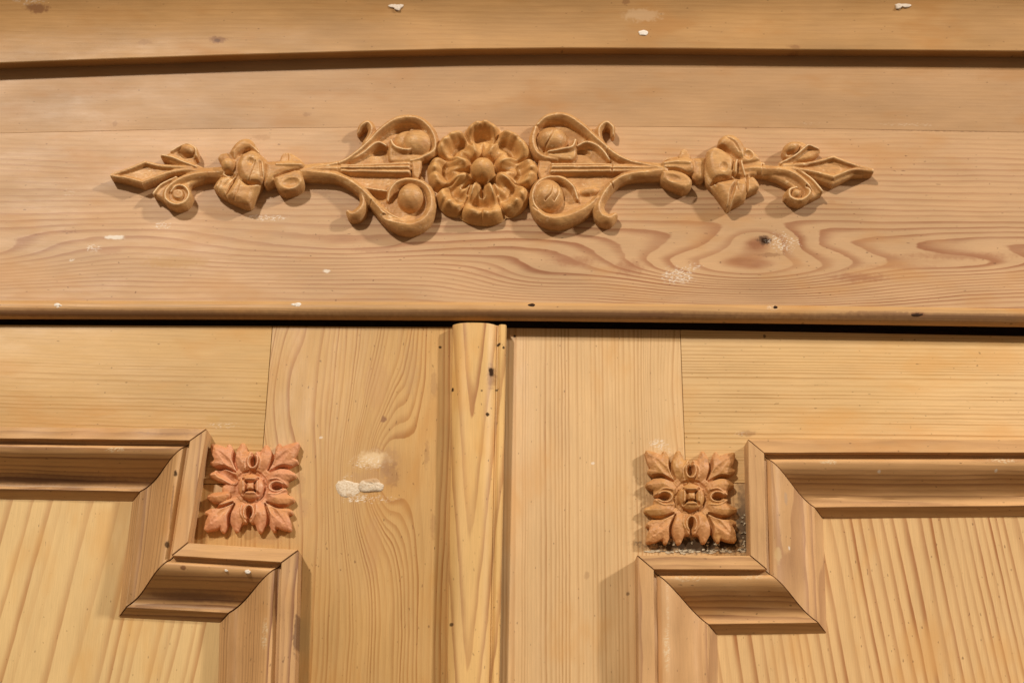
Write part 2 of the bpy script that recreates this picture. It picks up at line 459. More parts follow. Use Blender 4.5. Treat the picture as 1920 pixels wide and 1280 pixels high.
WHITE = (.74, .68, .58); CREAM = (.66, .52, .33); DARKB = (.035, .018, .010); KNOT = (.20, .085, .035)
M_white = filler_mat('white_filler', (.78, .72, .64))
M_cream = filler_mat('cream_filler', (.72, .58, .38))
M_greyw = filler_mat('greyish_filler', (.66, .57, .47))
M_pale = filler_mat('pale_filler', (.64, .47, .27))

# ---- carcass behind the doors
M_in = wood('carcass_pine', 'x', 5, early=(.10, .06, .03), late=(.07, .04, .02), seed=21)  # darker than bare pine: shade of the door gap put into its colour
def wbox(name, x0, x1, y0, y1, z0, z1, mat, parent, label=None):
    bm = bmesh.new(); bmesh.ops.create_cube(bm, size=1)
    for v in bm.verts:
        v.co = Vector(((x0 + x1) / 2 + v.co.x * (x1 - x0), (y0 + y1) / 2 + v.co.y * (y1 - y0), (z0 + z1) / 2 + v.co.z * (z1 - z0)))
    me = bpy.data.meshes.new(name); bm.to_mesh(me); bm.free()
    return link(name, me, mat, parent, label)
XL, XR = -760, 2680       # outer edges of the wardrobe in pixels (beyond the frame)
xl, xr = P(XL, 640).x, P(XR, 640).x
zb = P(960, 2100).z
carc = wbox('carcass', xl, xr, .034, .42, zb, 2.05, M_in, root)

# ---- cornice
M_corn = wood('cornice_pine', 'x', 5.0, early=(0.442, 0.254, 0.101), late=(0.338, 0.172, 0.063), k=.35, warp=.8, seed=3, depthw=1.4, h=HC, patch=.5, grey=.2,
              spots=[(75, 26, 26, 9, KNOT, .75), (408, 75, 20, 8, KNOT, .7), (408, 76, 7, 4, (.12, .05, .02), .8), (1172, 10, 8, 7, KNOT, .5), (60, 8, 45, 16, WHITE, .45, .4), (1203, 32, 40, 14, (.6, .42, .25), .5), (270, 80, 16, 6, KNOT, .3),
                     (1490, 88, 14, 5, KNOT, .5)])
edge = [(XL, 150), (-300, 134), (0, 118), (220, 110), (430, 103), (650, 97), (850, 92), (1050, 90), (1280, 91), (1500, 93), (1700, 94), (1920, 96), (2250, 99), (XR, 104)]
secs = []
for ex, ey in edge:
    q = P(ex, ey, HC)
    pr = [(HF - .002, .002), (HC - .002, .0003), (HC - .0005, 0), (HC, .0006), (HC, .011)]
    for i in range(1, 13):
        a = i / 12 * math.radians(78)
        pr.append((HC + .075 * (1 - math.cos(a)), .011 + .075 * math.sin(a)))
    pr += [(HC + .075, .095), (HC + .078, .125), (-.02, .125), (-.02, .02), (HF - .002, .02)]
    secs.append([Vector((q.x, -hh, q.z + zz)) for hh, zz in pr])
corn = loft('cornice', secs, M_corn, root, label='curved top cornice board with filled nail holes')
for i, (a, b, c, d) in enumerate([(742, 14, 13, 7), (1692, 11, 15, 9)]):
    blobpatch('filler_spot', a, b, c, d, HC + .0050, .0004, M_greyw, corn, 40 + i, wob=.8)
blobpatch('filler_spot', 1205, 62, 9, 5, HC + .0004, .0004, M_white, corn, 45, wob=.6)

# ---- frieze: two boards glued edge to edge, the lower one ending in a bead
M_fr1 = wood('frieze_upper_pine', 'x', 3.6, early=(0.430, 0.260, 0.128), late=(0.361, 0.202, 0.088), k=.30, warp=.5, seed=5, h=HF, grey=.2, patch=.4,
             spots=[(575, 215, 9, 5, KNOT, .35), (215, 232, 5, 8, KNOT, .3), (1700, 234, 60, 4, WHITE, .25, .6), (1520, 232, 30, 3, WHITE, .3, .8)])
M_fr2 = wood('frieze_lower_pine', 'x', 4.6, early=(0.508, 0.318, 0.167), late=(.285, .112, .046), k=.9, warp=1.0, wl=150, wa=40, seed=8.3, h=HF, grey=.25, patch=.35,
             fade=((250, .30), (450, 1.0)), xfade=(500, 1050, .62), soft=.40,
             bumps=[(1400, 512, 300, 60, 11.0), (1428, 450, 80, 30, 2.6), (-60, 482, 200, 46, 5.0), (620, 470, 330, 40, 3.2), (1850, 500, 190, 34, 4.0), (1000, 520, 120, 36, 3.0)],
             spots=[(1075, 490, 46, 13, (.31, .13, .06), .6, 0, .8), (1178, 502, 34, 18, (.31, .13, .06), .6, 0, .8), (1610, 520, 60, 10, (.31, .13, .06), .6, 0, .8), (1800, 480, 130, 9, (.33, .15, .07), .6, 0, .8), (1700, 500, 90, 6, (.36, .17, .085), .4, 0, .8), (920, 512, 40, 9, (.38, .19, .095), .4, 0, .8),
                    (1416, 458, 20, 9, (.25, .10, .042), .55, 0, .6), (1388, 487, 26, 5, (.28, .12, .05), .4, 0, .8), (1432, 450, 15, 12, (.10, .045, .02), .9), (1434, 451, 8, 7, DARKB, .95), (1444, 478, 26, 5, KNOT, .5),
                    (1470, 455, 32, 20, WHITE, .8, .7), (1272, 518, 34, 16, WHITE, .5, .2), (1272, 516, 34, 18, WHITE, .5, .5), (1300, 500, 18, 8, WHITE, .7, .6),
                    (215, 445, 22, 5, WHITE, .85, .0), (175, 465, 16, 9, WHITE, .75, .5), (135, 487, 7, 4, WHITE, .7, .2), (305, 423, 20, 8, WHITE, .65, .6), (500, 408, 42, 7, WHITE, .65, .5), (612, 508, 8, 4, WHITE, .8),
                    (130, 435, 20, 4, KNOT, .45, .2), (130, 362, 14, 9, WHITE, .25, .6), (330, 490, 70, 14, (.46, .26, .09), .5), (205, 470, 26, 8, (.40, .20, .10), .5), (385, 480, 60, 9, (.47, .27, .13), .45), (700, 468, 44, 6, (.38, .19, .10), .5),
                    (600, 362, 22, 9, (.37, .20, .085), .55), (490, 258, 18, 7, (.37, .20, .085), .5), (960, 420, 20, 9, (.42, .23, .10), .4), (1560, 378, 8, 4, (.40, .20, .08), .4),
                    (1475, 238, 120, 2.2, (.16, .08, .04), .7, .1, .6), (1780, 246, 140, 2.0, (.18, .09, .05), .55, .1, .6)])
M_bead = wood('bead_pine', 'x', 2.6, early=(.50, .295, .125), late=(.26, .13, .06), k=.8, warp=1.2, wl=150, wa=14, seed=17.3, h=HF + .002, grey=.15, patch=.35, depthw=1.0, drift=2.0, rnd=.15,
              spots=[(200, 586, 560, 8, (.13, .06, .03), .75, 0, .8, .3), (1050, 588, 560, 8, (.13, .06, .03), .75, 0, .8, .3), (1800, 594, 460, 8, (.13, .06, .03), .75, 0, .8, .3), (1722, 589, 16, 5, KNOT, .7), (1230, 589, 60, 5, (.2, .1, .05), .55), (1650, 587, 70, 4, (.2, .1, .05), .5), (60, 586, 90, 4, (.22, .11, .05), .5), (1450, 576, 14, 6, WHITE, .4, .3)])  # dark grain bands that also paint shade into the bead's lower half
gap = [(XL, 586), (0, 592), (480, 593), (960, 595), (1440, 600), (1920, 607), (XR, 616)]
crk = [(XL, 262), (0, 250), (300, 243), (640, 239), (1000, 236), (1400, 239), (1920, 248), (XR, 262)]
def ly(line, x): return float(np.interp(x, [p[0] for p in line], [p[1] for p in line]))
xs = np.unique(np.concatenate([np.linspace(XL, XR, 41)]))
secs = []
for x in xs:
    a = P(x, ly(crk, x), HF); b = P(x, ly(edge, x), HF)
    secs.append([Vector((a.x, -HF + .0002, a.z)), Vector((a.x, -HF, a.z + .00015)), Vector((a.x, -HF, b.z + .06)), Vector((a.x, -HF + .02, b.z + .06)), Vector((a.x, -HF + .02, a.z))])
loft('frieze_board', secs, M_fr1, root, label='plain upper strip of the frieze')
secs, bsec = [], []
rb = .0072
for x in xs:
    a = P(x, ly(crk, x), HF); b = P(x, ly(gap, x), HF)
    zc = b.z + rb * .92; hc = HF + .0024 - rb
    a0 = math.acos((rb - .0024) / rb); zt = zc + rb * math.sin(a0)
    secs.append([Vector((a.x, -HF + .02, a.z - .00005)), Vector((a.x, -HF + .0002, a.z - .00005)), Vector((a.x, -HF, a.z - .0002)),
                 Vector((a.x, -HF, zt - .0015)), Vector((a.x, -HF + .02, zt - .0015))])
    row = [Vector((a.x, -HF + .012, zt - .0017)), Vector((a.x, -HF + .001, zt - .0017))]
    for i in range(17):
        t = a0 - (a0 + math.radians(100)) * i / 16
        row.append(Vector((a.x, -(hc + rb * math.cos(t)), zc + rb * math.sin(t))))
    row.append(Vector((a.x, -hc + rb * .9, zc - rb * .5)))
    bsec.append(row)
frieze = loft('frieze_board', secs, M_fr2, root, label='wide lower frieze board with a dark knot')
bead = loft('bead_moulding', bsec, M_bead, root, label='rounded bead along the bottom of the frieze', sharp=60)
for i, (a, b, c, d) in enumerate([(110, 573, 8, 5), (556, 572, 9, 4.5)]):
    blobpatch('filler_spot', a, b, c, d, HF + .0018, .0007, M_white, bead, 60 + i)
M_hole = filler_mat('nail_rust', (.045, .025, .016)); M_hole.node_tree.nodes['Principled BSDF'].inputs['Specular IOR Level'].default_value = .02
for i, (a, b, c, d) in enumerate([(997, 572, 6, 3.5), (1454, 576, 4, 3), (1722, 589, 11, 4)]):
    blobpatch('nail_hole', a, b, c, d, HF + .0021, .0003, M_hole, bead, 70 + i)

# ------------------------------------------------------------------ doors
doorL = empty('door', root, 'left door, with a pinkish rosette and a half round cover strip')
doorR = empty('door', root, 'right door, with a rosette edged by old flaking paint')

M_railL = wood('left_rail_pine', 'x', 3.0, early=(0.537, 0.342, 0.142), late=(0.347, 0.178, 0.046), drift=5.0, rnd=.12, k=.75, warp=1.4, wl=220, wa=60, seed=2.2, h=HDL, grey=.2, patch=.22, fade=((640, .25), (780, 1.0)), tilt=.02,
                spots=[(420, 797, 30, 6, WHITE, .4, .6), (400, 785, 16, 8, (.5, .3, .1), .5)])
M_stileL = wood('left_stile_pine', 'z', 3.4, early=(0.497, 0.299, 0.111), late=(0.310, 0.134, 0.032), drift=5.0, rnd=.12, k=.85, warp=1.5, wl=140, wa=36, seed=4.4, h=HDL, grey=.2, patch=.22,
                bumps=[(700, 895, 130, 62, 7.5), (520, 740, 170, 70, 5.0), (722, 800, 200, 50, 3.0)],
                spots=[(720, 785, 6, 7, KNOT, .8), (715, 860, 34, 26, (.36, .20, .09), .5), (735, 890, 14, 26, KNOT, .45), (700, 860, 32, 17, (.66, .48, .27), .85, 0, .6), (690, 868, 34, 14, WHITE, .6, .8), (722, 876, 9, 24, (.30, .16, .07), .6), (695, 898, 40, 18, (.40, .23, .10), .55), (690, 935, 50, 8, WHITE, .6, .9), (650, 900, 10, 12, WHITE, .6, .7), (652, 915, 12, 14, WHITE, .8, .2), (668, 933, 18, 8, WHITE, .7, .4),
                       (700, 1020, 16, 60, (.44, .24, .10), .35), (705, 720, 26, 60, (.44, .24, .10), .35), (770, 690, 18, 60, (.40, .24, .11), .35), (814, 720, 7, 32, KNOT, .3), (800, 850, 6, 28, KNOT, .3), (812, 985, 6, 24, KNOT, .28),
                       (563, 905, 9, 26, (.38, .21, .08), .5), (568, 950, 10, 22, (.40, .22, .09), .45), (500, 1012, 30, 9, (.42, .23, .09), .5), (825, 651, 3, 3, DARKB, .9), (602, 820, 4, 3, WHITE, .5)])
M_stileR = wood('right_stile_pine', 'z', 3.0, early=(0.610, 0.406, 0.200), late=(0.387, 0.198, 0.070), drift=5.0, rnd=.12, k=.75, warp=.7, wl=260, wa=60, seed=6.1, h=HDR, grey=.22, patch=.22,
                bumps=[(1255, 740, 170, 40, 2.0)],
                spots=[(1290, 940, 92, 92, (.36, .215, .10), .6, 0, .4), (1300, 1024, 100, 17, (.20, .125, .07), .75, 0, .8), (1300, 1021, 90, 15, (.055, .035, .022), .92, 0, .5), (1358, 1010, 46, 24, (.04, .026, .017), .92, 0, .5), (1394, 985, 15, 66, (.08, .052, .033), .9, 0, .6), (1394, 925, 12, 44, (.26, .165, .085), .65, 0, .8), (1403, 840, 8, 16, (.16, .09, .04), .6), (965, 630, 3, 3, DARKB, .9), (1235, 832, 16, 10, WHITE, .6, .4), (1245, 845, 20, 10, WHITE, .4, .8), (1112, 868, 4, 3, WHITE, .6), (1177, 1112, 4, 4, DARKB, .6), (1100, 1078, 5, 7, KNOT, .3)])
M_railR = wood('right_rail_pine', 'x', 2.7, early=(0.639, 0.424, 0.194), late=(0.408, 0.214, 0.063), drift=5.0, rnd=.12, k=.75, warp=.5, wl=420, wa=90, seed=7.7, h=HDR, grey=.25, patch=.22,
               spots=[(1433, 630, 3, 4, DARKB, .7), (1400, 812, 20, 6, KNOT, .4), (1388, 812, 12, 5, WHITE, .35, .7)])
M_panL = wood('left_panel_pine', 'z', 7.5, early=(0.637, 0.439, 0.195), late=(.40, .195, .065), k=.85, warp=.6, wl=500, wa=50, seed=9.2, wig=.2, h=PANEL, grey=.15, patch=.22, tilt=-.15, soft=.60, drift=4.0, rnd=-.45)
M_panR = wood('right_panel_pine', 'z', 7.4, early=(.64, .415, .19), late=(.35, .15, .05), k=1.0, warp=.7, wl=420, wa=60, seed=10.6, wig=.16, h=PANEL, grey=.15, patch=.22, tilt=.12, soft=.40, drift=3.8, rnd=.2)
M_strip = wood('cover_strip_pine', 'z', 5., early=(.66, .42, .165), late=(.36, .165, .06), k=.9, warp=.3, wl=160, wa=60, seed=12.4, wig=.12, h=.02, grey=.2, patch=.3, soft=.32,
               parab=((880, 1105), 3.0, .0118), drift=.5, rnd=.5,
               spots=[(922, 702, 10, 24, (.30, .15, .06), .7), (921, 695, 6, 10, DARKB, .97, 0, .5), (914, 774, 3.5, 5, DARKB, .95), (935, 641, 4, 4, DARKB, .95), (944, 647, 2.5, 3, DARKB, .9), (848, 725, 3, 4, DARKB, .95), (931, 726, 4, 2.5, DARKB, .85), (903, 730, 2, 2, DARKB, .7), (846, 1168, 4, 3, DARKB, .8)])

def ext(a, b, y):      # a point further along the line a-b at pixel row y
    t = (y - a[1]) / (b[1] - a[1]); return (a[0] + t * (b[0] - a[0]), y)
BOT = 1800
# left door frame
jl0, jl1 = (511, 611), (488, 908)
slab('rail', [(XL, 606), (jl0[0] - .8, 611), (jl1[0] - .8, 907), (350, 906), (360, 846), (XL, 834)], HDL, HDL - .022, M_railL, doorL, .0004)
lb = (853, BOT)
slab('stile', [jl0, (853, 613), (846, 1280), (842, BOT), (505, BOT), (517, 1062), (325, 1052), (338, 907.5), (488, 908)], HDL, HDL - .022, M_stileL, doorL, .0004,
     label='upright with a plugged knot')
slab('panel', [(XL, 860), (310, 860), (310, 1085), (490, 1085), (480, BOT), (XL, BOT)], PANEL, PANEL - .012, M_panL, doorL, 0)
# right door frame
jr0, jr1 = (1275, 618), (1286, 905)
slab('stile', [(905, 614), (1275, 618), (1286, 905), (1445, 906), (1448, 1085), (1250, 1086), (1250, BOT), (905, BOT)], HDR, HDR - .022, M_stileR, doorR, .0004)
slab('rail', [(1275.8, 618), (1920, 630), (XR, 645), (XR, 872), (1445, 872), (1445, 905), (1286.8, 904.4)], HDR, HDR - .022, M_railR, doorR, .0004)
slab('panel', [(1300, 1120), (1300, 1110), (1490, 1110), (1490, 910), (XR, 910), (XR, BOT), (1330, BOT)], PANEL, PANEL - .012, M_panR, doorR, 0)

# outer uprights, out at the hinge sides
slab('stile', [(XL - 4, 602), (XL + 190, 603), (XL + 190, BOT), (XL - 4, BOT)], HDL + .0008, HDL - .022, M_stileL, doorL, .0004)
slab('stile', [(XR - 190, 642), (XR + 4, 645), (XR + 4, BOT), (XR - 190, BOT)], HDR + .0008, HDR - .022, M_stileR, doorR, .0004)
# centre cover strip on the left door: eased edges, slightly crowned
secs = []
for y in np.linspace(608, BOT, 30):
    t = (y - 608) / (1280 - 608)
    a = P(848 - 10 * t, y, .014); b = P(950 - 14 * t, y, .014)
    wx = b.x - a.x
    row = [Vector((a.x, -.004, a.z)), Vector((a.x, -.0105, a.z))]
    for i in range(13):
        q = i / 12; e = abs(2 * q - 1)
        row.append(Vector((a.x + wx * (.012 + .80 * q), -(.0128 + .0052 * (1 - e ** 3.2)), a.z)))
    row += [Vector((a.x + wx * f_, -h_, a.z)) for f_, h_ in ((.825, .0122), (.850, .0124), (.865, .0142), (.90, .0150), (.975, .0146), (.995, .0130))]
    row += [Vector((b.x, -.0105, a.z)), Vector((b.x, -.004, a.z))]
    secs.append(row)
strip = loft('cover_strip', secs, M_strip, doorL, label='half round cover strip with worm holes', sharp=25)

def plug_mat(name, spots):
    s = NT(name); vec, (X, Y, Z) = s.coords()
    n = s.noise(s.vec(s.mul(X, 1 / 1.6), s.mul(Z, 1 / 1.0), 0), 1, 4, .65)
    col = s.mix(s.step(n, .38, .66), (.74, .64, .50), (.56, .42, .27))
    for (sx, sy, rx, ry, c, al) in spots:
        q = P(sx, sy, HDL) * 1000
        a = s.mul(s.sub(X, q.x), 1 / (rx * .4)); b = s.mul(s.sub(Z, q.z), 1 / (ry * .4))
        d = s.mad(s.sub(n, .5), 1.6, s.f('SQRT', s.mad(a, a, s.mul(b, b))))
        col = s.mix(s.mul(s.sub(1.0, s.step(d, .7, 1.05)), al), col, c)
    s.put(s.b.inputs['Base Color'], col); s.b.inputs['Roughness'].default_value = .8
    bp = s.n.new('ShaderNodeBump'); bp.inputs['Strength'].default_value = .7; bp.inputs['Distance'].default_value = .0006
    s.put(bp.inputs['Height'], n); s.put(s.b.inputs['Normal'], bp.outputs[0])
    return s.m
M_plug = plug_mat('knot_plug_filler', [(698, 900, 18, 6, (.46, .28, .13), .85), (716, 902, 8, 4, (.46, .28, .13), .5)])
M_plug2 = plug_mat('smeared_filler', [(682, 906, 8, 5, (.45, .27, .12), .8), (655, 928, 6, 4, (.45, .27, .12), .6)])
# plugged knot on the left stile
blobpatch('filler_plug', 703, 909, 24, 13, HDL, .0015, M_plug, doorL, 83, wob=.4, label='oval white plug of filler')
blobpatch('filler_smear', 668, 917, 21, 15, HDL, .0004, M_plug2, doorL, 85, wob=.9, label='ragged smear of white filler')

# ------------------------------------------------------------------ panel mouldings, one length per side, mitred
def profile(H, base):
    """(position from outer edge 0..1, height): flat, quirk, ogee, fillet, bevelled lip"""
    p = [(0.0, base), (0.0, H - .0009), (.003, H - .0003), (.009, H), (.192, H), (.199, H - .0004), (.203, H - .0054), (.250, H - .0060)]
    hc, hf = H - .0034, PANEL + .0070
    for i in range(7):                       # bead shoulder
        t = i / 6; p.append((.254 + .056 * t, H - .0056 + (.0022) * math.sin(t * math.pi / 2)))
    for i in range(1, 17):                   # sweep
        t = i / 16; w = t * t * (3 - 2 * t)
        p.append((.310 + .485 * t, hc + (hf - hc) * w))
    p += [(.830, hf + .0003), (.862, hf + .0012), (.872, hf + .0012), (.880, hf + .0004), (.985, PANEL + .0008), (1.0, PANEL), (1.0, PANEL - .002)]
    return p
def moulding(outer, inner, base, H, mats, parent, grains, gaps, labels=None):
    pr = profile(H, base - .001)
    O = [P(x, y, H) for x, y in outer]; I = [P(x, y, PANEL) for x, y in inner]
    objs = []
    for i in range(len(O) - 1):
        secs = []
        nseg = 48
        rw = np.random.default_rng(i * 7 + int(abs(outer[0][0])))
        ph = rw.uniform(0, 6.28, (4, 4)); fq = rw.uniform(25, 160, 4); Ls = (O[i + 1] - O[i]).length
        for j in range(nseg + 1):
            t = j / nseg
            o = O[i].lerp(O[i + 1], t); n = I[i].lerp(I[i + 1], t)
            d = (O[i + 1] - O[i]).normalized()
            sh = Vector((0, 0, 0))
            if j == 0 and i > 0: sh = d * gaps
            if j == nseg and i < len(O) - 2: sh = -d * gaps
            row = []
            for s_, hh in pr:
                q = o.lerp(n, s_) + sh
                if hh > PANEL + .001 and s_ > .002:          # hand planed and knocked about: a fraction of a millimetre off true
                    b4 = min(3, int(s_ * 4))
                    q = q + Vector((0, 0, 0)); hh += .00013 * sum(math.sin(fq[m_] * Ls * t + ph[b4][m_]) for m_ in range(4))
                row.append(Vector((q.x, -hh, q.z)))
            secs.append(row)
        objs.append(loft('moulding', secs, mats[i], parent, label=labels[i] if labels else None, sharp=28))
    return objs
def mwood(name, grain, seed, **kw):
    a = dict(early=(0.582, 0.341, 0.150), late=(.26, .125, .06), k=.80, fibre=.16, warp=.9, wl=130, wa=26, depthw=1.25, soft=.55, rnd=.1, grey=.2, patch=.4, drift=2.5)
    a.update(kw)
    return wood(name, grain, a.pop('sp', 7.0), seed=seed, **a)
HM_L, HM_R = HDL + MOULD, HDR + MOULD
mL = [mwood('moulding_pine_a', 'x', 1.3, spots=[(60, 884, 250, 12, (.17, .09, .06), .7, 0, .9, .4), (300, 895, 60, 8, (.21, .12, .085), .35, 0, .8), (330, 812, 60, 10, (.21, .12, .085), .3, 0, .7), (160, 925, 240, 8, (.19, .10, .065), .4, 0, .9, .4), (215, 842, 18, 5, CREAM, .8, .15)], h=HM_L - .0036), mwood('moulding_pine_b', 'z', 2.9, sp=5.0, early=(0.553, 0.328, 0.146), spots=[(329, 886, 4, 7, DARKB, .9), (322, 950, 2.5, 50, (.2, .1, .045), .6), (313, 1020, 5, 8, DARKB, .85)], h=HM_L - .0036),
      mwood('moulding_pine_c', 'x', 5.1, spots=[(345, 1106, 100, 11, (.17, .09, .06), .7, 0, .9, .4), (400, 1112, 60, 7, (.21, .12, .085), .4, 0, .8), (330, 1152, 100, 7, (.19, .10, .065), .5, 0, .9, .4), (343, 1063, 6, 4, KNOT, .85)], h=HM_L - .0036), mwood('moulding_pine_d', 'z', 6.6, sp=5.0, early=(0.553, 0.328, 0.146), spots=[(495, 1190, 6, 30, CREAM, .8, .2), (556, 1190, 5, 40, (.1, .045, .025), .7)], h=HM_L - .0036)]
outL = [(XL + 186, 794), (388, 803), (352, 1017), (560, 1030), (538, BOT)]
innL = [(XL + 186, 925), (248, 940), (222, 1157), (412, 1167), (396, BOT)]
mouldL = moulding(outL, innL, HDL, HM_L, mL, doorL, None, .0007)
mR = [mwood('moulding_pine_e', 'z', 8.2, sp=6, early=(0.563, 0.337, 0.155), late=(.33, .165, .08), k=.75, spots=[(1250, 1215, 6, 40, CREAM, .7, .2), (1252, 1150, 3, 60, CREAM, .5, .4)], h=HM_R - .0036), mwood('moulding_pine_f', 'x', 9.4, late=(.30, .145, .065), k=.8, spots=[(1290, 1084, 34, 6, CREAM, .6, .2), (1410, 1080, 26, 6, CREAM, .5, .3)], h=HM_R - .0036),
      mwood('moulding_pine_g', 'z', 11.8, sp=6, early=(0.563, 0.337, 0.155), late=(.33, .165, .08), k=.75, spots=[(1459, 1040, 7, 16, (.55, .37, .17), .7), (1476, 930, 4, 14, (.38, .3, .24), .4), (1483, 1023, 2.5, 4, WHITE, .7)], h=HM_R - .0036), mwood('moulding_pine_h', 'x', 13.7, late=(.30, .145, .065), k=.75, spots=[(1555, 866, 15, 5, CREAM, .85, .15), (1880, 862, 26, 6, CREAM, .85, .1), (1650, 882, 3, 3, WHITE, .6), (1870, 880, 3, 3, WHITE, .6)], h=HM_R - .0036)]
outR = [(1204, BOT), (1194, 1040), (1407, 1041), (1402, 823), (XR - 186, 824)]
innR = [(1352, BOT), (1345, 1190), (1550, 1187), (1543, 972), (XR - 186, 964)]
mouldR = moulding(outR, innR, HDR, HM_R, mR, doorR, None, .0005)
for i, (a, b, c, d) in enumerate([(465, 1070, 5, 4), (424, 1069, 3, 2.5)]):
    blobpatch('filler_spot', a, b, c, d, HM_L - .0036, .0006, M_white, mouldL[2], 90 + i)

# ------------------------------------------------------------------ square acanthus rosettes
def rosette(corners, face_h, mat, parent, seed, label, broken=False, href=.0075):
    c = np.array(corners, float)                     # TL TR BR BL pixels
    x0, y0 = c.min(0) - 14; x1, y1 = c.max(0) + 14
    r = Relief(x0, y0, x1, y1, .8)
    sz = .25 * (np.hypot(*(c[1] - c[0])) + np.hypot(*(c[2] - c[1])))
    def T(u, v):                                      # -1..1 square -> pixels
        a, b = (u + 1) / 2, (1 - v) / 2
        p = c[0] * (1 - a) * (1 - b) + c[1] * a * (1 - b) + c[2] * a * b + c[3] * (1 - a) * b
        return tuple(p)
    k = sz / 85.0
    rr = np.random.default_rng(seed)
    J = lambda s=.02: rr.standard_normal() * s
    r.plate([T(-.46, .46), T(0, .56), T(.46, .46), T(.56, 0), T(.46, -.46), T(0, -.56), T(-.46, -.46), T(-.56, 0)], 10 * k, 6, smooth=True)
    eyes = []
    for q in range(4):
        a = q * math.pi / 2
        def Q(u, v): 
            return T(u * math.cos(a) - v * math.sin(a), u * math.sin(a) + v * math.cos(a))
        # corner leaf: broad blade with a pointed tip and two side teeth
        j1, j2, j3 = J(), J(), J()
        r.plate([Q(.24, .24), Q(.34, .50), Q(.50, .72 + j1), Q(.58, 1.0 + j1), Q(.72, .88), Q(1.0 + j2, 1.0 + j2), Q(.90, .74), Q(1.0 + j3, .60), Q(.74, .50), Q(.52, .34)], 21 * k, 9, ped=.6, smooth=False)
        r.rib([Q(.26, .26), Q(.55, .55), Q(.78, .78), Q(.97 + j2, .97 + j2)], [8 * k, 18 * k, 16 * k, 5 * k], [17 * k, 23 * k, 25 * k, 19 * k], ped=.72)
        r.rib([Q(.40, .46), Q(.55, .75), Q(.58, .97 + j1)], [7 * k, 10 * k, 5 * k], [18 * k, 22 * k, 18 * k], ped=.7)
        r.rib([Q(.46, .40), Q(.75, .55), Q(.97 + j3, .60)], [7 * k, 10 * k, 5 * k], [18 * k, 22 * k, 18 * k], ped=.7)
        r.cut([Q(.30, .30), Q(.6, .6), Q(.84, .84)], [3 * k, 6 * k, 3 * k], [1.5 * k, 3.5 * k, 1.5 * k])
        # side pair of leaflets round an eye
        if broken and q == 2:
            r.plate([Q(.36, .1), Q(.6, .18), Q(.7, .0), Q(.55, -.14), Q(.38, -.1)], 12 * k, 5)
            r.rib([Q(.55, .18), Q(.78, .24), Q(.98, .22)], [7 * k, 11 * k, 4 * k], [20 * k, 24 * k, 18 * k], ped=.6)
            r.rib([Q(.42, -.14), Q(.66, -.28), Q(.96, -.30)], [8 * k, 14 * k, 5 * k], [18 * k, 23 * k, 17 * k], ped=.6)
        else:
            for sg in (1, -1):
                jj = J()
                r.plate([Q(.36, .02 * sg), Q(.42, .30 * sg), Q(.72, .44 * sg), Q(1.0 + jj, .30 * sg), Q(.86, .16 * sg), Q(.80, .02 * sg)], 17 * k, 7, ped=.6)
                r.rib([Q(.40, .16 * sg), Q(.64, .28 * sg), Q(.97 + jj, .28 * sg)], [9 * k, 16 * k, 6 * k], [20 * k, 25 * k, 18 * k], ped=.62)
                r.rib([Q(.44, .17 * sg), Q(.62, .18 * sg), Q(.80, .07 * sg)], [4 * k, 4.5 * k, 4 * k], [24 * k, 25 * k, 20 * k], ped=.6)
            cx, cy = Q(.62, 0); ah = (q % 2 == 0)
            ring = []
            for i in range(13):
                t = math.radians(40 + i * 280 / 12)
                ring.append(Q(.60 + .165 * math.cos(t), .115 * math.sin(t)))
            r.rib(ring, 3.4 * k, 24 * k, ped=.6)
            eyes.append((Q(.60, 0), (10.5 if ah else 6) * k, (6 if ah else 10.5) * k))
    for (ex_, ey_), ea, eb in eyes:
        t = np.hypot((r.X - ex_) / ea, (r.Y - ey_) / eb)
        r.H = np.where(t < 1, np.minimum(r.H, 1.5 + 10 * t ** 4), r.H)
    cx, cy = T(0, 0)
    # valleys between leaves
    for q in range(4):
        a = q * math.pi / 2
        def Q(u, v): return T(u * math.cos(a) - v * math.sin(a), u * math.sin(a) + v * math.cos(a))
        for sg in (1, -1):
            r.cut([Q(.40, .36 * sg), Q(.66, .46 * sg), Q(.92, .45 * sg)], [2.5 * k, 4 * k, 4 * k], [8 * k, 14 * k, 14 * k])
    # button: four arcs round a square bead
    m = np.hypot(r.X - cx, r.Y - cy)
    r.H = np.where(m < 34 * k, np.minimum(r.H, 13 * k), r.H)
    r.lobe(cx, cy, 26 * k, 26 * k, 29 * k, ped=.6)
    r.H = np.where(m < 17 * k, 19 * k, r.H)
    w = 9.0 * k
    for (ax, ay) in ((0, -1), (1, 0), (0, 1), (-1, 0)):
        tx, ty = -ay, ax
        r.rib([(cx + ax * w * 1.55 + tx * w * q, cy + ay * w * 1.55 + ty * w * q) for q in (-1.0, 0, 1.0)], [4.4 * k, 6.0 * k, 4.4 * k], 30 * k, ped=.6)
    for sx in (-1, 1):
        for sy in (-1, 1): r.cut([(cx + sx * 7 * k, cy + sy * 7 * k), (cx + sx * 15 * k, cy + sy * 15 * k)], [2.2 * k, 2.8 * k], [9 * k, 6 * k])
    bx_ = np.maximum(np.abs(r.X - cx), np.abs(r.Y - cy)) / (6.5 * k)
    r.H = np.where(bx_ < 1, np.maximum(r.H, (29 - 3 * bx_ ** 3) * k), r.H)
    if broken:
        r.cut([T(-.75, .35), T(-.45, .2)], 10 * k, 12 * k)
    r.blur(1)
    return r.build('rosette', face_h, href, mat, parent, label, rough=.5, seed=seed, scale=1.02, lowest=1.2)

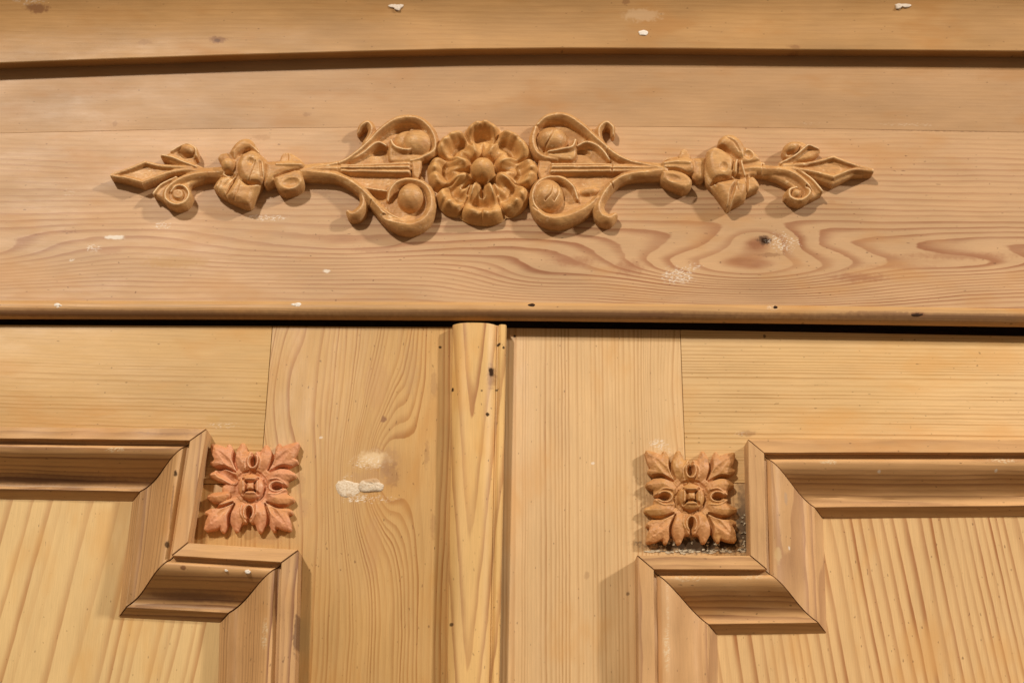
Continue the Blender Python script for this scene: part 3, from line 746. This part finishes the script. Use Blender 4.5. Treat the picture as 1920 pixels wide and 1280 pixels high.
M_rosL = carved('left_rosette_wood', lin(206, 148, 96), lin(190, 128, 80), lin(228, 190, 156), seed=1, worn=.5, grain=.1, pink=lin(206, 144, 104))
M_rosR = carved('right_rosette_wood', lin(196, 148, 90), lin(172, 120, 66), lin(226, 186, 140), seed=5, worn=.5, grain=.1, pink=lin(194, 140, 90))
rosette([(397, 833), (557, 831), (544, 992), (383, 992)], HDL, M_rosL, doorL, 11, 'pinkish square acanthus rosette with a chipped left leaf', True)
rosette([(1213, 846), (1377, 849), (1381, 1014), (1213, 1016)], HDR, M_rosR, doorR, 23, 'ochre square acanthus rosette set in old paint')

# old paint and dirt left around the right rosette
def residue():
    bm = bmesh.new(); r = random.Random(5)
    def chip(px, py, sx, sy, hgt):
        n = r.randint(5, 7); a0 = r.uniform(0, 6)
        ring = []; top = []
        for i in range(n):
            a = a0 + i / n * 6.283; k = r.uniform(.7, 1.15)
            q = P(px + sx * k * math.cos(a), py + sy * k * math.sin(a), HDR)
            ring.append(bm.verts.new((q.x, .0003, q.z))); top.append(bm.verts.new((q.x, -hgt * r.uniform(.6, 1.2), q.z)))
        f = bm.faces.new(top)
        for i in range(n): bm.faces.new((ring[i], ring[(i + 1) % n], top[(i + 1) % n], top[i]))
        return f
    for _ in range(46):
        f = chip(r.uniform(1212, 1398), 1033 + r.gauss(0, 1.8), r.choice((r.uniform(2, 4), r.uniform(4, 9))), r.uniform(1.5, 3.4), r.uniform(.0002, .0007)); 
    for _ in range(16):
        chip(r.uniform(1222, 1385), r.uniform(1016, 1030), r.uniform(1.5, 4), r.uniform(1.5, 3), r.uniform(.0003, .0008))
    for _ in range(12):
        chip(1394 + r.gauss(0, 3), r.uniform(960, 1030), r.uniform(1.2, 3), r.uniform(1.2, 2.6), r.uniform(.0005, .0016))
    bmesh.ops.recalc_face_normals(bm, faces=bm.faces)
    me = bpy.data.meshes.new('paint_flakes'); bm.to_mesh(me); bm.free()
    s = NT('old_paint_flakes')
    vec, (X, Y, Z) = s.coords()
    n = s.noise(s.vec(s.mul(X, 1 / 3.6), s.mul(Z, 1 / 3.0), 0), 1, 3, .6)
    col = s.mix(s.step(n, .42, .52), (.12, .085, .05), (.46, .39, .27))
    s.put(s.b.inputs['Base Color'], col); s.b.inputs['Roughness'].default_value = .7
    return link('paint_flakes', me, s.m, doorR, 'cream and black flakes of old paint', 'stuff')
residue()
def grime(name, pts, mat, parent, h, hgt, seed):
    x = [p[0] for p in pts]; y = [p[1] for p in pts]
    r = Relief(min(x) - 2, min(y) - 2, max(x) + 2, max(y) + 2, 1.2)
    r.plate(pts, 2.0, 3, ped=.3)
    n = smooth_noise(r.M.shape, 3, seed) + .8 * smooth_noise(r.M.shape, 6, seed + 3)
    r.M &= n > -.05
    r.H = 1.6 + .8 * np.abs(n)
    return r.build(name, h, 0, mat, parent, 'blackish dirt and old varnish round the rosette', rough=.5, seed=seed, lowest=.6)
def dirt_mat():
    s = NT('old_varnish_dirt'); vec, (X, Y, Z) = s.coords()
    n = s.noise(s.vec(s.mul(X, 1 / 2.), s.mul(Z, 1 / 2.), 0), 1, 4, .7)
    col = s.mix(s.step(n, .38, .62), (.035, .022, .014), (.20, .13, .075))
    s.put(s.b.inputs['Base Color'], col); s.b.inputs['Roughness'].default_value = .55
    bp = s.n.new('ShaderNodeBump'); bp.inputs['Strength'].default_value = .8; bp.inputs['Distance'].default_value = .0008
    s.put(bp.inputs['Height'], n); s.put(s.b.inputs['Normal'], bp.outputs[0])
    return s.m
M_dirt = dirt_mat()

# ------------------------------------------------------------------ the carved swag
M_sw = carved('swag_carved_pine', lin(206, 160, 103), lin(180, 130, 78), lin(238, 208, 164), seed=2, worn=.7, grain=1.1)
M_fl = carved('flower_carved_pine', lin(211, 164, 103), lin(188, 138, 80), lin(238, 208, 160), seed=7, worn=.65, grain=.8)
HREF = .0095
def B(r, name, parent, seed, label=None, mat=None, bl=1):
    r.blur(bl)
    return r.build(name, HF, HREF, mat or M_sw, parent, label, rough=.28, seed=seed, scale=1.2)

# flower boss
def flower():
    cx, cy, rx, ry = 905., 320., 110., 100.
    r = Relief(790, 212, 1020, 428, .8)
    dx, dy = (r.X - cx) / rx, -(r.Y - cy) / ry
    th = np.arctan2(dy, dx); rn = np.hypot(dx, dy)
    ph = 4 * (th - math.pi / 2) + .22 * np.sin(3 * th + 1) + .15 * np.sin(2 * th) 
    pet = np.abs(np.cos(ph))                                    # 1 mid petal, 0 between
    Rr = .90 + .095 * pet ** .6 + .02 * np.sin(5 * th + .6)
    q = rn / Rr
    g = lambda x, c, w: np.exp(-((x - c) / w) ** 2)
    up = np.clip(dy / np.maximum(rn, .05), -1, 1)
    h = 17 + 12 * g(q, .86, .15) * pet ** .4 - 3.5 * g(q, .64, .10) + 2 * g(q, .5, .1)
    # rim rolls over and drops
    h = np.where(q > .80, h - 19 * ((q - .80) / .20) ** 1.8, h)
    # petals overlap: valley lines; curled tip split by a middle crease
    h -= 7.0 * (1 - pet) ** 6 * np.clip((q - .42) / .2, 0, 1)
    crease = np.abs(np.sin(ph))
    h -= 3.0 * g(crease, 0, .16) * g(q, .86, .16)
    h += 2.2 * g(crease, .42, .2) * g(q, .80, .14)
    # hollow under the curl on every petal
    h -= (5.0 + 4.5 * np.clip(up + .2, 0, 1)) * g(q, .66, .085) * pet ** 1.5
    h += 4.0 * np.clip(up, 0, 1) * g(q, .87, .07) * pet
    # inner calyx: eight ribs running off the ball
    ph2 = 4 * (th - math.pi / 2 + math.pi / 8)
    pet2 = np.abs(np.cos(ph2))
    h += (8.5 * pet2 ** .8 + 3) * g(rn, .33, .15)
    h -= 5.5 * (1 - pet2) ** 2 * g(rn, .38, .16)
    h += 5 * np.clip(pet2 - .75, 0, 1) / .25 * g(rn, .50, .14)
    h += 2.6 * np.cos(16 * th + .4) * g(rn, .50, .16) + 1.2 * np.cos(24 * th) * g(rn, .8, .12)
    h -= 6 * g(rn, .235, .05)
    t = np.clip(rn / .205, 0, 1)
    h = np.where(rn < .205, np.maximum(h, 22 + 18 * np.sqrt(1 - t ** 2)), h)
    r.H = 15 + (h - 17) * 1.35; r.M = q < .975
    r.blur(2)
    # cracks and nicks
    r.cut([(866, 352), (884, 342)], 2.0, 4); r.cut([(800, 300), (812, 305)], 2, 3); r.cut([(905, 390), (903, 412)], 2.2, 3)
    for (ax, ay), (bx, by) in (((888, 338), (880, 362)), ((920, 338), (930, 362)), ((904, 340), (904, 366))):
        r.cut([(ax, ay), (bx, by)], [4, 5.5], [6, 9])
    return r.build('carved_flower', HF, HREF * 1.0, M_fl, root, 'round eight-petalled carved flower in the middle of the swag', rough=.4, seed=3, scale=1.15)
flower()

# ---------------- left branch
swL = empty('carved_branch', root, 'left branch of the carved swag, pointing left')
r = Relief(555, 205, 830, 445)
r.plate([(628, 306), (690, 268), (732, 236), (775, 232), (808, 252), (813, 285), (775, 302), (640, 309)], 11, 4)
r.plate([(610, 322), (766, 318), (800, 340), (808, 380), (782, 422), (742, 420), (692, 380), (650, 340)], 10, 4)
r.rib([(566, 320), (600, 313), (640, 304), (668, 287), (690, 268), (712, 247), (735, 231), (760, 224), (785, 227), (804, 241), (815, 260), (815, 280), (802, 290), (780, 296)],
      [14, 10, 6, 6, 6.5, 7, 8, 9, 9, 9, 8, 7, 6, 4], [24, 24, 23, 24, 25, 27, 29, 30, 30, 28, 26, 24, 22, 18], ped=.55)
r.rib([(640, 310), (690, 309), (766, 306)], [3, 4, 4.5], 21, ped=.7); r.rib([(640, 315), (690, 315), (766, 314)], [3, 4, 4.5], 24, ped=.7); r.rib([(640, 320), (690, 321), (766, 322)], [3, 4, 4.5], 22, ped=.7)
r.rib([(566, 320), (600, 317), (650, 315)], [15, 12, 8], [24, 24, 22])
r.plate([(768, 298), (790, 297), (786, 331), (774, 328)], 17, 5)
r.rib([(770, 300), (785, 297), (800, 291)], 5, 20)
r.lobe(782, 266, 30, 26, 31, ped=.3)
r.lobe(765, 262, 26, 20, 22, ped=.5)
r.rib([(733, 262), (738, 274), (748, 281), (762, 284), (778, 280)], [3, 5, 6, 5.5, 3.5], [22, 27, 29, 29, 24], ped=.5)
r.plate([(730, 266), (742, 278), (770, 286), (790, 290), (770, 302), (735, 304), (727, 290)], 19, 6)
r.rib([(655, 300), (680, 287), (700, 272), (712, 268), (724, 272)], [4, 5, 6, 6, 3], [20, 22, 24, 24, 20])
r.cut([(697, 284), (716, 280), (722, 284)], [4, 8, 4], [5, 12, 5])
r.cut([(735, 246), (748, 242), (765, 238)], [2, 4, 4], [2, 6, 4])
# lower scroll
r.rib([(566, 322), (600, 325), (630, 329), (655, 340), (678, 357), (697, 376), (713, 394), (730, 410), (750, 421), (772, 424), (794, 414), (807, 395), (809, 372), (801, 352), (784, 341), (762, 338), (743, 344), (731, 358), (727, 373)],
      [13, 10, 9, 9, 9, 9.5, 10.5, 12, 13, 12, 11, 10, 9, 8, 7.5, 7, 6.5, 5.5, 4], [25, 25, 25, 26, 27, 27, 28, 29, 29, 29, 28, 27, 26, 25, 25, 25, 24, 22, 18], ped=.55)
r.rib([(640, 332), (668, 346), (690, 353), (724, 357)], [3, 4, 5, 3.5], [20, 21, 22, 20])
r.cut([(700, 364), (712, 366), (722, 366)], [4, 7, 4], [4, 8, 4])
r.cut([(733, 372), (742, 362), (752, 354)], [5, 5, 4], [5, 6, 4])
r.lobe(770, 369, 25, 26, 35, ped=.28)
r.cut([(715, 395), (735, 408), (760, 414)], [1.5, 2.5, 1.5], [2, 4, 3])
# split-off flat on the rim
m = (np.hypot((r.X - 740) / 24, (r.Y - 412 - (r.X - 740) * .25) / 6) < 1) & r.M
r.H = np.where(m, np.minimum(r.H, 23.5), r.H)
# buds
r.rib([(672, 350), (680, 368), (681, 384), (672, 398), (660, 402), (652, 395)], [6, 7.5, 9, 11, 9, 5], [23, 24, 25, 26, 24, 20], ped=.5)
r.rib([(684, 268), (694, 254), (697, 240), (690, 231), (679, 235), (671, 245)], [7, 8, 8, 8, 7, 4], [22, 23, 25, 25, 23, 17], ped=.5)
r.dent(684, 243, 6, 5, 7)
r.cut([(634, 304), (634, 318)], 1.2, 2); r.cut([(697, 378), (692, 388)], 1.3, 3.5)
B(r, 'scroll', swL, 21)
# bud and collar
r = Relief(488, 270, 580, 375)
r.plate([(523, 302), (527, 288), (540, 283), (557, 292), (567, 301), (560, 306), (530, 306)], 18, 5)
r.plate([(494, 302), (522, 301), (566, 303), (568, 314), (566, 325), (535, 331), (512, 345), (494, 346)], 27, 15, ped=.45)
r.rib([(520, 312), (545, 312), (564, 312)], [10, 11, 10], [29, 30, 29], ped=.5)
r.cut([(515, 335), (540, 326), (566, 321)], [3, 3.5, 3], [5, 7, 5])
r.plate([(514, 334), (535, 326), (562, 320), (569, 332), (570, 346), (556, 358), (532, 363), (518, 352)], 29, 9, ped=.55)
r.dent(547, 347, 16, 9, 5, -12)
r.cut([(540, 284), (540, 300)], 1.2, 3)
B(r, 'bud', swL, 25)
# leaf
r = Relief(392, 252, 512, 392)
r.plate([(407, 295), (415, 287), (430, 286), (440, 272), (455, 262), (470, 264), (478, 272), (488, 288), (502, 302), (504, 330), (492, 345), (482, 362), (469, 384), (455, 384), (438, 377), (424, 370), (410, 362), (400, 352), (404, 342), (414, 328), (415, 312)], 22, 7, ped=.62)
r.plate([(454, 292), (475, 285), (493, 300), (500, 325), (489, 346), (468, 347), (451, 336), (446, 312)], 33, 13, ped=.58)
r.plate([(430, 287), (441, 271), (456, 261), (471, 263), (481, 275), (487, 289), (466, 284), (450, 292), (440, 302)], 29, 12, ped=.55)
r.lobe(424, 297, 14, 12, 24)
r.lobe(429, 312, 14, 13, 36, ped=.5)
r.plate([(399, 353), (411, 336), (430, 330), (440, 344), (426, 369), (411, 363)], 27, 10, ped=.6)
r.plate([(436, 346), (450, 335), (468, 345), (488, 347), (480, 364), (470, 385), (455, 385), (436, 377), (424, 369)], 30, 14, ped=.52)
r.cut([(452, 345), (446, 362), (440, 376)], [1.5, 2.5, 2], 2.5); r.cut([(415, 345), (410, 358)], 1.5, 2)
r.cut([(449, 292), (458, 286), (470, 282)], [2, 3, 2], [4, 7, 3])
r.dent(472, 309, 7, 7, 4); r.dent(430, 327, 9, 4, 8)
r.cut([(446, 329), (436, 346), (426, 366)], [1.5, 2, 1.2], [3, 6, 3]); r.cut([(481, 308), (474, 328), (468, 345)], 1.1, 4)
r.cut([(456, 342), (466, 347), (486, 346)], [2, 4, 3], [4, 8, 5]); r.cut([(415, 330), (428, 334), (440, 330)], 2.5, 4)
r.cut([(438, 332), (422, 352)], 2, 3); r.cut([(490, 310), (492, 335)], 3, 4)
B(r, 'leaf', swL, 27)
# spear end with its curl and volute
r = Relief(198, 262, 425, 396)
r.rib([(416, 322), (385, 322), (350, 318)], [13, 11, 9], [23, 23, 22])
r.plate([(206, 326), (240, 317), (274, 303), (300, 310), (350, 312), (372, 314), (372, 324), (330, 326), (300, 334), (268, 346), (240, 336), (208, 332)], 17, 5, ped=.7, smooth=False)
r.rib([(208, 328), (242, 318), (273, 306)], [3, 4, 4], [21, 23, 25], ped=.8); r.rib([(273, 306), (300, 312), (360, 315)], [4, 4, 5], [25, 24, 22], ped=.8)
r.rib([(208, 329), (240, 335), (268, 343)], [3, 4.5, 5], [21, 23, 25], ped=.8); r.rib([(268, 343), (298, 331), (325, 322), (360, 317)], [5, 5, 4, 5], [25, 24, 23, 22], ped=.8)
r.plate([(302, 291), (320, 282), (334, 272), (350, 269), (364, 275), (369, 290), (364, 302), (380, 312), (352, 316), (322, 304)], 18, 6)
r.rib([(303, 291), (322, 296), (342, 304), (368, 313)], [4, 5, 6, 6], [22, 25, 25, 23]); r.lobe(352, 281, 15, 10, 28, 10)
r.rib([(322, 284), (336, 276), (352, 271), (366, 279), (368, 292)], 4, 24); r.cut([(336, 285), (346, 293), (360, 292)], [3, 4, 3], [4, 6, 4])
r.plate([(286, 364), (300, 347), (325, 334), (352, 325), (412, 314), (412, 334), (384, 336), (356, 347), (359, 366), (350, 383), (333, 389), (315, 383), (300, 372)], 18, 6, ped=.6)
r.rib([(412, 324), (380, 326), (350, 333), (326, 345), (312, 360), (313, 376), (330, 385), (348, 379), (355, 364), (346, 351), (331, 350), (321, 360)],
      [10, 9, 8, 7, 6, 5.5, 5.5, 5.5, 5, 4.5, 4, 3], [24, 25, 26, 26, 26, 26, 26, 26, 26, 26, 25, 24], ped=.6)
r.rib([(288, 363), (302, 347), (330, 333)], [3, 3.5, 3], 23, ped=.7)
r.lobe(334, 365, 11, 10, 28, ped=.6); r.dent(334, 365, 8, 7, 4)
B(r, 'spearhead', swL, 29)

# ---------------- right branch
swR = empty('carved_branch', root, 'right branch of the carved swag, pointing right')
r = Relief(985, 205, 1252, 435)
r.plate([(1004, 240), (1045, 226), (1085, 245), (1120, 272), (1160, 298), (1200, 308), (1040, 306), (1010, 298)], 11, 4)
r.plate([(1012, 330), (1040, 320), (1170, 320), (1150, 345), (1125, 378), (1085, 402), (1040, 410), (1010, 392)], 10, 4)
r.plate([(1098, 234), (1124, 240), (1130, 270), (1110, 258)], 12, 4)
r.rib([(1008, 234), (1024, 223), (1045, 219), (1066, 223), (1090, 238), (1113, 258), (1134, 275), (1155, 291), (1182, 303), (1212, 310), (1246, 318)],
      [5, 8, 9.5, 9.5, 9, 8.5, 7.5, 6.5, 6, 9, 14], [24, 28, 30, 30, 29, 28, 26, 25, 24, 24, 25], ped=.55)
r.rib([(1004, 240), (999, 262), (1004, 282), (1018, 293), (1045, 297)], [6, 8, 8, 7, 5], [24, 25, 24, 22, 19], ped=.55)
r.lobe(1036, 260, 29, 23, 33, 10, ped=.3)
r.plate([(1022, 285), (1050, 283), (1079, 264), (1081, 292), (1066, 301), (1030, 295)], 20, 6)
r.rib([(1079, 263), (1073, 277), (1056, 282), (1028, 285)], [4, 6, 6, 4], [24, 28, 28, 24])
r.rib([(1083, 273), (1099, 268), (1117, 273), (1132, 286), (1142, 298)], [4, 6, 6, 6, 4], [22, 25, 25, 25, 22])
r.cut([(1083, 282), (1092, 280), (1104, 284)], [4, 6, 4], [5, 8, 4])
r.rib([(1133, 276), (1124, 257), (1124, 241), (1136, 231), (1148, 238), (1150, 250)], [7, 7, 7, 7, 6, 4.5], [23, 24, 25, 25, 24, 20], ped=.5)
r.rib([(1036, 308), (1120, 308), (1180, 310), (1240, 313)], [4.5, 4, 4, 6], [21, 21, 21, 22], ped=.7); r.rib([(1036, 314), (1140, 314), (1240, 316)], [4.5, 4, 6], [24, 24, 24], ped=.7); r.rib([(1034, 321), (1140, 320), (1240, 320)], [4.5, 4, 6], [22, 22, 23], ped=.7)
r.plate([(1010, 297), (1034, 300), (1036, 326), (1022, 342), (1007, 322)], 16, 6)
r.rib([(1246, 320), (1212, 324), (1184, 327), (1162, 335), (1146, 347), (1131, 366), (1123, 386), (1126, 402), (1140, 410), (1153, 402)],
      [14, 10, 9, 9, 9, 9.5, 11, 12.5, 11, 7], [25, 25, 25, 26, 26, 26, 27, 28, 27, 21], ped=.5)
r.rib([(1122, 370), (1106, 386), (1086, 399), (1060, 409), (1034, 412), (1012, 402), (1001, 383), (1000, 360), (1010, 342), (1030, 333), (1055, 336), (1074, 351), (1083, 371)],
      [7, 10, 12, 13, 12, 10, 8, 7, 6.5, 6.5, 7, 6.5, 4], [24, 26, 28, 29, 29, 28, 26, 25, 24, 24, 25, 25, 20], ped=.55)
r.lobe(1028, 366, 29, 30, 36, ped=.28); r.lobe(1105, 355, 19, 8, 18, -8)
r.cut([(1008, 396), (1000, 388)], 1.4, 4)
for p in ([(1038, 248), (1032, 262), (1020, 280)], [(1035, 352), (1033, 368), (1022, 380)], [(1047, 352), (1046, 366), (1038, 380)]): r.cut(p, [1.0, 1.5, 1.8], [2, 4, 5])
r.cut([(1139, 274), (1140, 290), (1148, 300)], 1.1, 4); r.cut([(1144, 340), (1150, 352)], 1.3, 4); r.cut([(1149, 305), (1147, 324)], 1.2, 4)
B(r, 'scroll', swR, 41)
# bud
r = Relief(1232, 270, 1330, 366)
r.plate([(1243, 300), (1252, 293), (1272, 290), (1277, 279), (1288, 279), (1297, 293), (1292, 300), (1260, 301)], 19, 5)
r.plate([(1295, 294), (1322, 292), (1326, 300), (1320, 336), (1298, 330)], 22, 14, ped=.4)
r.plate([(1240, 304), (1262, 297), (1290, 294), (1302, 306), (1303, 320), (1290, 326), (1243, 324)], 26, 10, ped=.5)
r.rib([(1246, 309), (1270, 307), (1292, 308)], [8, 10, 11], [28, 30, 29], ped=.5)
r.cut([(1243, 319), (1270, 320), (1290, 328)], 3, [5, 6, 5])
r.plate([(1240, 321), (1270, 322), (1286, 328), (1297, 339), (1296, 351), (1284, 359), (1274, 357), (1241, 341)], 28, 8, ped=.55)
r.dent(1262, 338, 14, 7, 3, 18); r.cut([(1272, 282), (1272, 296)], 1.1, 3)
B(r, 'bud', swR, 43)
# leaf
r = Relief(1312, 244, 1440, 398)
r.plate([(1325, 290), (1330, 281), (1345, 272), (1350, 260), (1358, 255), (1371, 254), (1386, 262), (1396, 273), (1412, 281), (1424, 299), (1436, 306), (1420, 326), (1408, 330), (1418, 339), (1424, 350), (1415, 357), (1400, 362), (1398, 373), (1378, 383), (1365, 390), (1353, 376), (1335, 352), (1324, 340), (1319, 315)], 20, 7, ped=.62)
r.plate([(1324, 286), (1340, 279), (1362, 289), (1376, 304), (1373, 328), (1356, 340), (1336, 338), (1324, 315)], 33, 13, ped=.6)
r.plate([(1346, 264), (1358, 255), (1372, 254), (1387, 263), (1398, 280), (1397, 300), (1381, 297), (1364, 284), (1347, 276)], 30, 13, ped=.55)
r.plate([(1386, 275), (1400, 277), (1413, 284), (1425, 300), (1407, 307), (1388, 306)], 25, 8, ped=.6)
r.plate([(1336, 346), (1352, 340), (1380, 336), (1399, 345), (1401, 362), (1392, 377), (1376, 384), (1365, 391), (1352, 374)], 31, 15, ped=.5)
r.plate([(1397, 336), (1412, 332), (1425, 350), (1414, 358), (1399, 361)], 25, 8, ped=.6)
r.cut([(1390, 262), (1396, 280), (1394, 296)], 2, 3); r.cut([(1362, 262), (1376, 272), (1386, 288)], [1.5, 2.5, 1.5], 2.5); r.cut([(1380, 342), (1372, 362), (1366, 388)], [2, 5, 3], [3, 6, 4])
r.cut([(1343, 276), (1356, 280), (1368, 288)], [3, 5, 2.5], [6, 9, 4]); r.dent(1403, 292, 9, 9, 6); r.dent(1355, 319, 8, 9, 3.5)
r.rib([(1388, 318), (1415, 316), (1438, 318)], 10, 24, ped=.5)
r.rib([(1381, 303), (1378, 314), (1378, 328)], [3, 5, 4], [30, 33, 30]); r.rib([(1389, 304), (1391, 316), (1396, 330)], [2.5, 4, 3], [29, 30, 27])
r.dent(1384, 331, 11, 5, 8, 10); r.cut([(1374, 305), (1371, 322)], 2, 6)
r.cut([(1334, 346), (1345, 340), (1364, 338), (1378, 336)], [3, 5, 4, 3], [5, 9, 7, 4]); r.cut([(1344, 350), (1340, 343)], 2, 5)
r.cut([(1379, 348), (1383, 362)], 1.5, 2); r.cut([(1401, 330), (1400, 360)], 2.5, 4); r.cut([(1430, 308), (1430, 326)], 1.2, 5)
B(r, 'leaf', swR, 45)
# spear end
r = Relief(1428, 254, 1646, 392)
r.rib([(1432, 317), (1460, 318), (1490, 316)], [10, 10, 8], [24, 24, 22])
r.plate([(1460, 310), (1520, 305), (1561, 293), (1602, 309), (1638, 318), (1638, 325), (1602, 327), (1563, 346), (1515, 328), (1465, 318)], 18, 6, ped=.65, smooth=False)
r.rib([(1470, 311), (1520, 307), (1561, 297)], [5, 4, 4], [22, 24, 26], ped=.8); r.rib([(1561, 297), (1602, 311), (1636, 320)], [4, 4, 4], [26, 24, 22], ped=.8)
r.rib([(1470, 315), (1515, 321), (1562, 333)], [5, 4, 5], [22, 24, 25], ped=.8); r.rib([(1562, 333), (1600, 319), (1636, 321)], [4, 4, 4], [25, 24, 22], ped=.8)
r.plate([(1458, 308), (1480, 298), (1471, 291), (1467, 280), (1475, 268), (1500, 262), (1520, 272), (1538, 277), (1538, 286), (1520, 297), (1498, 301), (1482, 309)], 18, 6)
r.lobe(1485, 276, 16, 11, 28, -20); r.rib([(1464, 306), (1488, 295), (1506, 281), (1516, 275), (1534, 279)], [5, 5, 5, 5, 4], [23, 26, 27, 27, 23]); r.cut([(1478, 288), (1492, 285), (1500, 276)], [3, 4, 3], [4, 7, 4])
r.plate([(1432, 309), (1470, 311), (1510, 324), (1530, 344), (1544, 361), (1520, 373), (1496, 383), (1471, 369), (1471, 358), (1484, 349), (1460, 336), (1432, 326)], 17, 6, ped=.62, smooth=False)
r.rib([(1434, 318), (1470, 320), (1496, 332), (1514, 350), (1516, 366), (1500, 377), (1482, 371), (1480, 358), (1493, 352)], [10, 9, 8, 7, 6.5, 6, 5, 4.5, 4], [24, 25, 26, 27, 27, 26, 26, 26, 25], ped=.6)
r.rib([(1486, 314), (1518, 333), (1541, 358)], [3, 3.5, 3], 23, ped=.7); r.lobe(1493, 364, 9, 9, 28, ped=.6); r.cut([(1512, 350), (1522, 358)], 2, 6)
B(r, 'spearhead', swR, 47)
